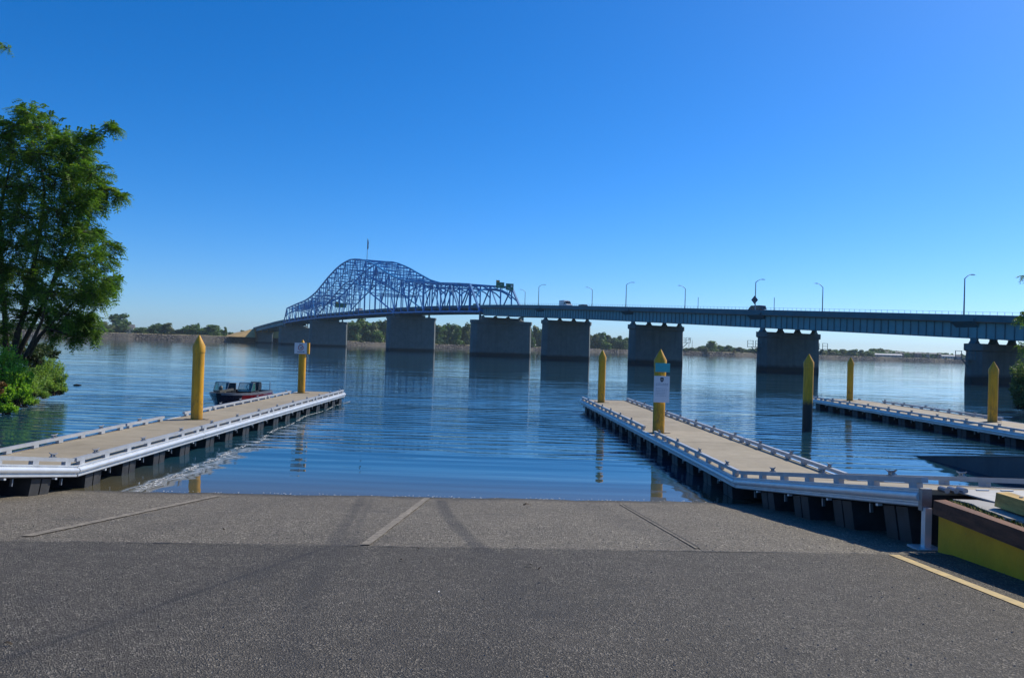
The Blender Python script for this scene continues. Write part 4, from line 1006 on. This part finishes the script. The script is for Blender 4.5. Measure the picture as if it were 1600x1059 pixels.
# ================================================================== VEGETATION
def crown_mesh(name,seed,kind,mt,nleaf=1000,ls=.075):
    r=random.Random(seed); lobes=[]
    if kind=='round':
        lobes.append((Vector((0,0,.52)),.36,.40))
        for k in range(6): a=k*1.05; lobes.append((Vector((.24*math.cos(a),.24*math.sin(a),.16)),.2,.17))
        for k in range(9):
            a=r.uniform(0,6.28); z=r.uniform(.2,.82); q=.30*math.sin(PI*min(1,z+.1))
            lobes.append((Vector((q*math.cos(a),q*math.sin(a),z)),r.uniform(.14,.22),r.uniform(.12,.18)))
    elif kind=='tall':
        for k in range(12):
            a=r.uniform(0,6.28); z=.12+.80*k/11; q=.24*(1-z*.55)*r.uniform(.5,1.1)
            lobes.append((Vector((q*math.cos(a),q*math.sin(a),z)),.30*(1.08-z*.70),r.uniform(.13,.20)))
    else: # bushy spreading
        for k in range(10):
            a=r.uniform(0,6.28); q=r.uniform(.05,.34); z=r.uniform(.2,.78)*(1-.5*q)
            lobes.append((Vector((q*math.cos(a),q*math.sin(a),z)),r.uniform(.14,.24),r.uniform(.14,.24)))
    mb=MB(); wts=[l[1]**2 for l in lobes]
    for i in range(nleaf):
        c,rx,rz_=r.choices(lobes,wts)[0]
        d=Vector((r.gauss(0,1),r.gauss(0,1),r.gauss(0,1))).normalized(); f=r.uniform(.3,1.06)
        p=c+Vector((d.x*rx*f,d.y*rx*f,d.z*rz_*f))
        if p.z<.02: continue
        n=(d+Vector((r.gauss(0,.6),r.gauss(0,.6),r.gauss(0,.6)))).normalized(); u=n.orthogonal().normalized(); u.rotate(Matrix.Rotation(r.uniform(0,6.28),3,n)); v=n.cross(u)
        s=ls*r.uniform(.5,1.25); sz=Vector((1,1,.8))
        mb.add([p-u*s*.5-v*s*.2,p+u*s*.1-v*s*.5,p+u*s*.55+v*s*.1,p-u*s*.05+v*s*.5],[(0,1,2,3)])
    return mb.mesh(name,mt,fix=False)
CR={}
for mk in('far1','far2','far3','far4'):
    for kd in('round','tall','bushy'):
        for v in range(2 if mk in('far1','far2') else 1):
            CR[mk,kd,v]=crown_mesh('crown',sum(map(ord,mk+kd))*7+v,kd,M[mk],1500 if kd!='tall' else 1700,.115)
TRK=MB().tube([(0,0,-.03),(.01,0,.2),(0,.01,.45),(.01,0,.75)],[.030,.024,.016,.006],6).mesh('trunk',M['bark'])
rt=random.Random(21)
def ftree(px,top,wpx,mk,kd,doff,label,group=None,name='tree',cat='tree',low=0.,d=None):
    sh=shore(px); d=d or sh.y+doff; base=interp(px,BH)+.05
    t=at(px,top,d); h=t.z-base; w=wpx/F*d
    x=t.x-(h)*0.0
    o=thing(name,label,cat,(x,d,base),rt.uniform(0,6.28),group)
    vs=[k for k in CR if k[0]==mk and k[1]==kd]; me=CR[rt.choice(vs)]
    sc={'round':1.18,'tall':1.75,'bushy':1.15}[kd]*w
    link('crown',me,o,(0,0,-h*.05),None,(sc,sc,h*1.0))
    if h>4: link('trunk',TRK,o,None,None,(h,h,h))
    return o
# singled-out trees of the left bank
for px,top,w,mk,kd,do,lab in [
 (162,500,40,'far2','bushy',28,'olive coloured loose tree right beside the near tree on the left bank'),
 (187,489,30,'far1','tall',40,'tallest dark tree on the left bank, with a pointed top'),
 (200,498,16,'far1','bushy',46,'small dark tree at the right flank of the tallest left bank tree'),
 (168,512,18,'far3','round',18,'round bright green bush at the foot of the olive tree on the left bank'),
 (222,510,30,'far1','round',20,'wide dark bush just right of the pale house'),
 (246,503,26,'far1','round',24,'rounded dark tree in the middle of the left bank'),
 (263,504,17,'far2','tall',24,'narrow greyish tree touching the rounded dark one'),
 (279,513,20,'far2','bushy',22,'low grey green shrub between the two tree groups of the left bank'),
 (303,505,32,'far1','round',22,'broad dense green tree left of the thick yellow pile top'),
 (333,505,30,'far1','round',22,'broad dense green tree right of the thick yellow pile top'),
 (309,502,9,'far1','round',70,'small dark tree top poking up behind the two broad trees'),
 (352,510,6,'far1','tall',40,'narrow dark conifer like tree right of the broad trees'),
 (361,517,12,'far1','bushy',60,'low dark bush at the left end of the straw slope'),
 (379,514,12,'far1','bushy',90,'dark bush showing above the straw slope'),
 (391,513,9,'far1','bushy',95,'dark bush at the bridge end above the straw slope'),
 (1112,530,22,'far1','round',30,'tallest tree on the bank between the two right hand piers'),
 (1099,541,16,'far2','bushy',14,'olive bush below the tallest tree between the two right piers'),
 (1106,547,14,'far2','bushy',4,'yellowish green bush hanging over the red stones'),
 (1147,547,6,'far4','round',6,'small straw yellow bush on the far bank between the right piers'),
 (590,513,22,'far3','round',16,'bright green rounded tree under the blue arch'),
 (948,533,17,'far3','round',14,'bright green rounded bush between the two middle piers'),
 (716,510,12,'far3','tall',16,'bright green slender tree under the truss side span'),
 (832,524,11,'far3','round',14,'bright green bush just right of the widest pier')]:
    ftree(px,top,w,mk,kd,do,lab)
# tree rows one cannot tell apart singly
ROWS=[('tree of the row under the blue arch','trees under the blue arch',[(548,503,16),(557,499,20),(567,496,24),(577,500,22),(586,504,18),(597,499,14),(604,501,16),(553,512,16),(574,512,20),(560,508,18),(610,503,20),(625,500,20),(640,503,18)],'tall'),
('tree of the row behind the truss side span','trees behind the truss side span',[(660,503,20),(672,505,18),(682,506,16),(691,511,16),(700,506,18),(709,506,18),(721,504,16),(729,505,14),(737,506,14),(750,508,20),(695,516,14),(728,514,12),(770,509,20),(790,507,18),(808,507,18),(682,515,14)],'tall'),
('tree of the row right of the widest pier','trees right of the widest pier',[(826,506,14),(836,508,14),(846,511,16),(860,512,20),(880,514,20),(900,515,18),(915,514,14)],'round'),
('tree of the row between the middle piers','trees between the middle piers',[(923,515,14),(931,517,16),(939,519,16),(950,517,18),(960,524,16),(968,521,16),(975,527,14),(983,522,18),(1000,524,20),(927,527,14),(962,530,14)],'bushy'),
('low tree between the right hand piers','low far trees between the right piers',[(1072,543,14),(1081,541,14),(1090,541,14),(1100,538,14),(1122,537,14),(1131,538,14),(1139,539,14),(1149,541,14),(1156,539,12),(1166,542,14),(1175,542,14),(1184,540,14),(1194,543,14),(1120,546,14),(1133,546,14),(1162,548,14),(1178,548,14),(1086,547,12)],'bushy'),
('low tree beyond the two right piles','low far trees at the right',[(1286,545,13),(1295,543,14),(1304,543,14),(1317,543,13),(1327,545,14),(1336,543,15),(1347,545,14),(1309,550,14),(1326,551,14),(1342,550,15),(1356,551,15),(1357,546,16)],'bushy'),
('tree behind the brown buildings','distant trees behind the buildings',[(1365,543,18),(1376,543,20),(1387,544,20),(1398,545,20),(1409,547,18),(1421,548,18),(1433,548,12),(1441,549,12),(1455,551,9),(1468,549,13),(1478,550,12),(1490,553,8),(1505,553,9),(1518,553,14),(1540,555,18)],'round'),
('tree on the left bank half hidden by the near tree','trees hidden behind the near tree',[(-20,500,40),(5,497,34),(30,502,30),(52,500,26),(72,506,24),(92,503,26),(112,505,24),(131,503,22),(146,508,18),(-60,498,40),(-110,500,44)],'bushy')]
ORD='first second third fourth fifth sixth seventh eighth ninth tenth eleventh twelfth thirteenth fourteenth fifteenth sixteenth seventeenth eighteenth'.split()
for lab,grp,L,kd in ROWS:
    L=sorted(L)
    for i,(px,top,w) in enumerate(L):
        mk=rt.choice(['far1','far1','far2']); k2=kd if rt.random()<.6 else rt.choice(['round','bushy','tall'])
        do=rt.uniform(20,40) if 'distant' not in grp else 95
        where=lab if 'hidden' in grp else '%s %s, %s from the left'%({'round':'rounded','tall':'slender','bushy':'spreading'}[k2]+(' olive' if mk=='far2' else ' green'),lab,ORD[i])
        ftree(px,top+rt.uniform(-.6,1.2),w*1.15,mk,k2,do,where,grp)
# low scrub along the top of the riprap
sm=CR['far2','bushy',0]
for i in range(40):
    px=rt.uniform(545,985) if i<28 else rt.uniform(1070,1510)
    if i<28 and (600<px<680 or 735<px<822): continue
    sp=shore(px); o=link('scrub_bush',sm,None,(shx(px,sp.y+9),sp.y+9,interp(px,BH)-.9),(0,0,rt.uniform(0,6)),(rt.uniform(2.5,5),)*2+(rt.uniform(1.6,3.2),))
    tag(o,'low scrubby bush at the top edge of the far bank stones','bush','scrub bushes on the far bank')
# far-off wood closing the gaps behind the rows
mb=MB(); rw=random.Random(31)
for a,b,top0,top1 in((-120,150,506,512),(205,350,514,514),(540,608,502,504),(608,830,506,511),(820,990,522,530),(1066,1360,544,549),(1360,1560,548,556)):
    for i in range(int((b-a)*22)):
        px=rw.uniform(a,b); d=shore(px).y+rw.uniform(46,60); t=at(px,top0+(top1-top0)*(px-a)/(b-a),d).z-.6
        hb_=interp(px,BH); tt=t-(1+math.sin(px*.35)+math.sin(px*.83+1))*.8
        z=hb_+(max(tt-hb_,1))*rw.random()**.7; p=Vector((shx(px,d),d,z)); s=rw.uniform(.8,1.7)
        n=Vector((rw.gauss(0,.5),-1,rw.gauss(.3,.5))).normalized(); u=n.orthogonal().normalized(); v=n.cross(u); 
        mb.add([p-u*s-v*s*.3,p+u*s*.2-v*s,p+u*s+v*s*.2,p-u*s*.2+v*s],[(0,1,2,3)])
tag(mb.obj('far_wood',M['far1'],fix=False),'continuous dark wood behind the single trees of the far bank','wood',kind='stuff')

# ---- near locust tree
def compound_leaf(mb,p,d,L,r,droop=.5):
    d=d.normalized(); side=d.cross(Vector((0,0,1))); side=side.normalized() if side.length>.05 else Vector((1,0,0))
    n=r.choice([4,5,6]); up=side.cross(d)
    tl_=r.uniform(-.5,.5)
    for k in range(n):
        f=(k+.6)/n; q=p+d*L*f-Vector((0,0,1))*droop*L*f*f
        for sg in(-1,1):
            e=(side*sg+d*.45+up*(tl_*sg)+Vector((0,0,-.25))).normalized(); w=d*L*.10; l=L*r.uniform(.26,.38)
            mb.add([q-w*.3,q+e*l*.5-w,q+e*l,q+e*l*.5+w],[(0,1,2,3)])
def sprig(mb,tw,p,d,L,r,leafL):
    d=d.normalized(); n=max(3,int(L/.13)); q=p.copy(); pts=[q.copy()]
    for k in range(n):
        d=(d+Vector((r.gauss(0,.16),r.gauss(0,.16),r.gauss(-.05,.12)))).normalized(); q=q+d*L/n; pts.append(q.copy())
        for _ in range(2):
            a=Vector((r.gauss(0,1),r.gauss(0,1),r.gauss(-.1,.7))).normalized(); compound_leaf(mb,q,(a+d*.5),leafL*r.uniform(.7,1.25),r)
    tw.tube([pts[0],pts[len(pts)//2],pts[-1]],[.012,.008,.004],3,cap=False)
def near_tree(label,base,stems,clumps,seed,mt,leafL=.30):
    r=random.Random(seed); t=thing('locust_tree',label,'tree',base)
    bx=Vector(base); wood=MB(); lv=MB(); tw=MB(); joints=[]
    for pts,r0_,r1_ in stems:
        P=[Vector(p)-bx for p in pts]; n=len(P); rs_=[r0_+(r1_-r0_)*i/(n-1) for i in range(n)]
        wood.tube(P,rs_,9)
        for i in range(n-1):
            for k in range(4): joints.append((P[i].lerp(P[i+1],k/4),rs_[i]))
        joints.append((P[-1],rs_[-1]))
    for (c,rad,nsp) in sorted(clumps,key=lambda q:q[0][2]):
        c=Vector(c)-bx
        cand=[j for j in joints if j[0].z<c.z+.3] or joints
        j=min(cand,key=lambda q:(q[0]-c).length+.25*abs(q[0].z-c.z)); a=j[0]; m1=a.lerp(c,.4)+Vector((r.gauss(0,.12),r.gauss(0,.12),.12*(c-a).length)); r0_=min(j[1]*.7,.07)
        wood.tube([a,m1,c],[r0_,r0_*.7,.02],6); joints+= [(m1,r0_*.7),(m1.lerp(c,.5),r0_*.5),(c,.02)]
        for k in range(nsp):
            d=Vector((r.gauss(0,1),r.gauss(0,1),r.gauss(.05,.75))).normalized()
            p=c+Vector((d.x*rad,d.y*rad,d.z*rad*.75))*r.uniform(.05,.75)
            sprig(lv,tw,p,(d+Vector((0,0,r.uniform(-.2,.25)))),rad*r.uniform(.45,.85),r,leafL)
    wood.obj('trunk',M['bark'],t,True); o=tw.obj('twigs',M['bark'],t); o['kind']='stuff'
    o=lv.obj('leaves',mt,t,fix=False); o['kind']='stuff'; return t
D0=31.
g0=at(22,556,D0); 
def P_(px,py,d=D0): return tuple(at(px,py,d))
cl=[]; rc=random.Random(77)
for px,py,rad in [(45,183,.5),(20,195,.5),(75,200,.5),(5,215,.6),(95,222,.45),(128,220,.38),(152,214,.30),(176,210,.2),(130,245,.45),(105,250,.5),(60,240,.6),(25,245,.6),(150,268,.42),(170,290,.34),(184,305,.2),
 (150,300,.42),(120,285,.5),(85,280,.6),(45,290,.65),(5,285,.7),(172,325,.28),(150,330,.4),(120,325,.55),(85,330,.6),(40,340,.7),(0,345,.7),(140,360,.45),(165,372,.33),(182,385,.2),(110,370,.6),(70,375,.65),(25,385,.7),(175,410,.35),(187,432,.25),
 (150,400,.5),(160,440,.45),(120,410,.6),(80,415,.6),(35,425,.65),(-5,420,.7),(150,470,.45),(172,452,.35),(125,455,.55),(90,460,.55),(55,460,.45),(15,465,.5),(150,492,.35),(128,498,.4),(105,490,.42),(75,488,.3),(122,518,.26),(138,508,.25),(100,508,.22),(20,500,.4),(60,503,.35),(86,522,.25),(148,520,.22),(112,528,.2),(0,520,.4),(-40,250,.8),(-45,330,.8),(-45,400,.8),(-40,460,.7),(-30,200,.6)]:
    for dd in ((-1.0,.9) if rad>.4 else (0.,)):
        p=at(px-(7 if px>135 else 0)+rc.gauss(0,4),py+rc.gauss(0,4),D0+dd*rc.uniform(.6,1.4)+rc.uniform(-.3,.3)); cl.append((tuple(p),rad*1.05,int(12+rad*31)))
stems=[([P_(20,560),P_(28,520),P_(38,490),P_(48,440),P_(62,370),P_(70,300),P_(60,230)],.13,.03),
 ([P_(24,562,D0+.4),P_(45,520,D0+.4),P_(60,490,D0+.6),P_(85,440,D0+.9),P_(115,380,D0+1),P_(135,310,D0+1)],.11,.025),
 ([P_(40,556,D0-.5),P_(55,525,D0-.5),P_(66,500,D0-.6),P_(75,460,D0-.8),P_(95,400,D0-1)],.075,.03),
 ([P_(46,552,D0-.2),P_(62,525,D0-.2),P_(80,505,D0-.2),P_(108,480,D0),P_(140,450,D0)],.085,.03),
 ([P_(10,560,D0+.2),P_(8,500,D0+.2),P_(2,420,D0+.3),P_(0,330,D0+.4),P_(20,240,D0+.4)],.12,.03)]
near_tree('large leafy locust tree with several dark trunks leaning over the water at the left',(g0.x,D0,g0.z-.3),stems,cl,5,M['leaf'])
# taller neighbour outside the frame, one sprig of it shows at the upper left corner
bx=at(-130,560,28.); 
near_tree('taller tree at the left whose one drooping sprig shows near the upper left corner',(bx.x,28,.6),[([(bx.x,28,.5),(bx.x+.2,28,6),tuple(at(-90,200,28)),tuple(at(-55,80,28)),tuple(at(-12,66,28))],.2,.02)],
 [(tuple(at(-70,110,28)),.7,14),(tuple(at(-110,160,28)),.9,16),(tuple(at(-60,60,28)),.7,14),(tuple(at(-100,80,28)),.8,14),(tuple(at(3,70,28)),.18,5),(tuple(at(10,76,28)),.12,3)],15,M['leaf'],.2)
# ---- shrubs: arching stems with narrow leaves
def shrub(label,cat,base,pts,seed,mt,leaf=(.12,.022),name='shrub',stemr=.010,group=None):
    r=random.Random(seed); t=thing(name,label,cat,base,0,group); bx=Vector(base); st=MB(); lv=MB()
    for (c,rad,n) in pts:
        c=Vector(c)-bx
        for k in range(n):
            d=Vector((r.gauss(0,1),r.gauss(0,1),r.gauss(.25,.6))).normalized(); e=c+Vector((d.x*rad,d.y*rad,abs(d.z)*rad*.8 if r.random()<.75 else d.z*rad*.6)); 
            a=Vector((c.x+r.gauss(0,rad*.25),c.y+r.gauss(0,rad*.25),min(c.z-rad*.6,0.2))) ; m=a.lerp(e,.55)+Vector((0,0,.25*rad))
            st.tube([a,m,e],[stemr,stemr*.7,stemr*.3],3,cap=False)
            nl=int(12+rad*14)
            for j in range(nl):
                f=.35+.7*(j+r.random())/nl; p=(a.lerp(m,f/.55) if f<.55 else m.lerp(e,(f-.55)/.45)); L=leaf[0]*r.uniform(.6,1.3); w=leaf[1]*r.uniform(.7,1.3)
                q=(Vector((r.gauss(0,1),r.gauss(0,1),r.gauss(.15,.7)))+(e-m).normalized()*.8).normalized(); s=q.cross(Vector((r.gauss(0,1),r.gauss(0,1),r.gauss(0,1)))).normalized()
                lv.add([p,p+q*L*.45+s*w,p+q*L,p+q*L*.45-s*w],[(0,1,2,3)])
    o=st.obj('stems',M['bark'],t); o['kind']='stuff'; o=lv.obj('leaves',mt,t,fix=False); o['kind']='stuff'; return t
def C(px,py,d): return tuple(at(px,py,d))
b=plane(75,618,0)
shrub('grey green willow shrub leaning out over the water at the left','shrub',(b.x,b.y,0),[(C(88,588,35),.42,60),(C(75,572,35.5),.5,70),(C(60,600,34),.55,80),(C(78,606,34.5),.4,60),(C(50,580,34.5),.55,70),(C(40,610,32.5),.5,70),(C(92,600,35.5),.28,40),(C(66,588,35),.55,70),(C(84,578,35.5),.42,50),(C(95,610,35.5),.25,40),(C(48,600,33),.5,60),(C(70,562,36),.4,46)],1,M['shrub'])
b=plane(15,650,0)
shrub('bright yellow green leafy bush at the left edge above the water','shrub',(b.x,b.y,0),[(C(15,585,29),.5,60),(C(5,560,29.5),.35,36),(C(22,562,29.5),.25,30),(C(25,612,29),.5,70),(C(5,618,28.5),.45,60),(C(35,628,29.5),.35,40),(C(-25,600,29),.7,70),(C(-20,640,28),.5,50),(C(12,640,28.3),.3,40),(C(30,590,29.5),.45,60),(C(14,550,30),.3,30),(C(28,572,30),.35,36)],2,M['shrub2'],(.10,.04))
shrub('dark low bush around the trunks of the near tree','shrub',C(40,560,32),[(C(15,540,32.5),.55,40),(C(40,548,32),.5,44),(C(60,556,33.2),.5,40),(C(10,565,31),.5,40),(C(70,545,34.),.35,26),(C(82,553,35),.3,26),(C(42,562,33),.4,40),(C(52,566,33.5),.35,36)],3,M['dkshrub'],(.12,.03))
shrub('rusty dry bush at the very left edge between the green bushes','shrub',C(0,615,28),[(C(2,602,27.9),.16,26),(C(-8,612,27.9),.25,30)],4,M['drybush'],(.08,.02))
shrub('pale green reeds by the water under the willow shrub','reeds',C(30,640,29.5),[(C(22,648,29.2),.2,30),(C(50,628,31.5),.22,30),(C(68,618,33),.22,30)],6,M['shrub'],(.16,.012),'reeds')
# right edge
b=plane(1600,640,0)
shrub('pale willow bush at the right edge in front of the nearest pier','shrub',(b.x+1,b.y+1,0),[(C(1594,580,47),.45,50),(C(1603,602,47),.7,90),(C(1592,612,46.5),.45,50),(C(1612,575,48),.8,70),(C(1606,632,46),.6,70),(C(1628,608,47),1.2,80)],7,M['shrub3'],(.2,.035))
tx=at(1680,600,46); 
near_tree('tree outside the right edge whose leafy branch tips reach into the picture',(tx.x,46,.6),[([(tx.x,46,.4),tuple(at(1668,540,46)),tuple(at(1650,480,46)),tuple(at(1630,440,46))],.22,.04)],
 [(C(1645,470,46),1.1,18),(C(1660,430,46),1.2,18),(C(1625,500,46),.8,16),(C(1603,497,46),.42,10),(C(1594,493,46),.2,5),(C(1605,540,46),.4,8),(C(1640,535,46),.9,14),(C(1605,430,46),.22,4),(C(1690,480,46),1.4,18)],8,M['leaf'],.34)
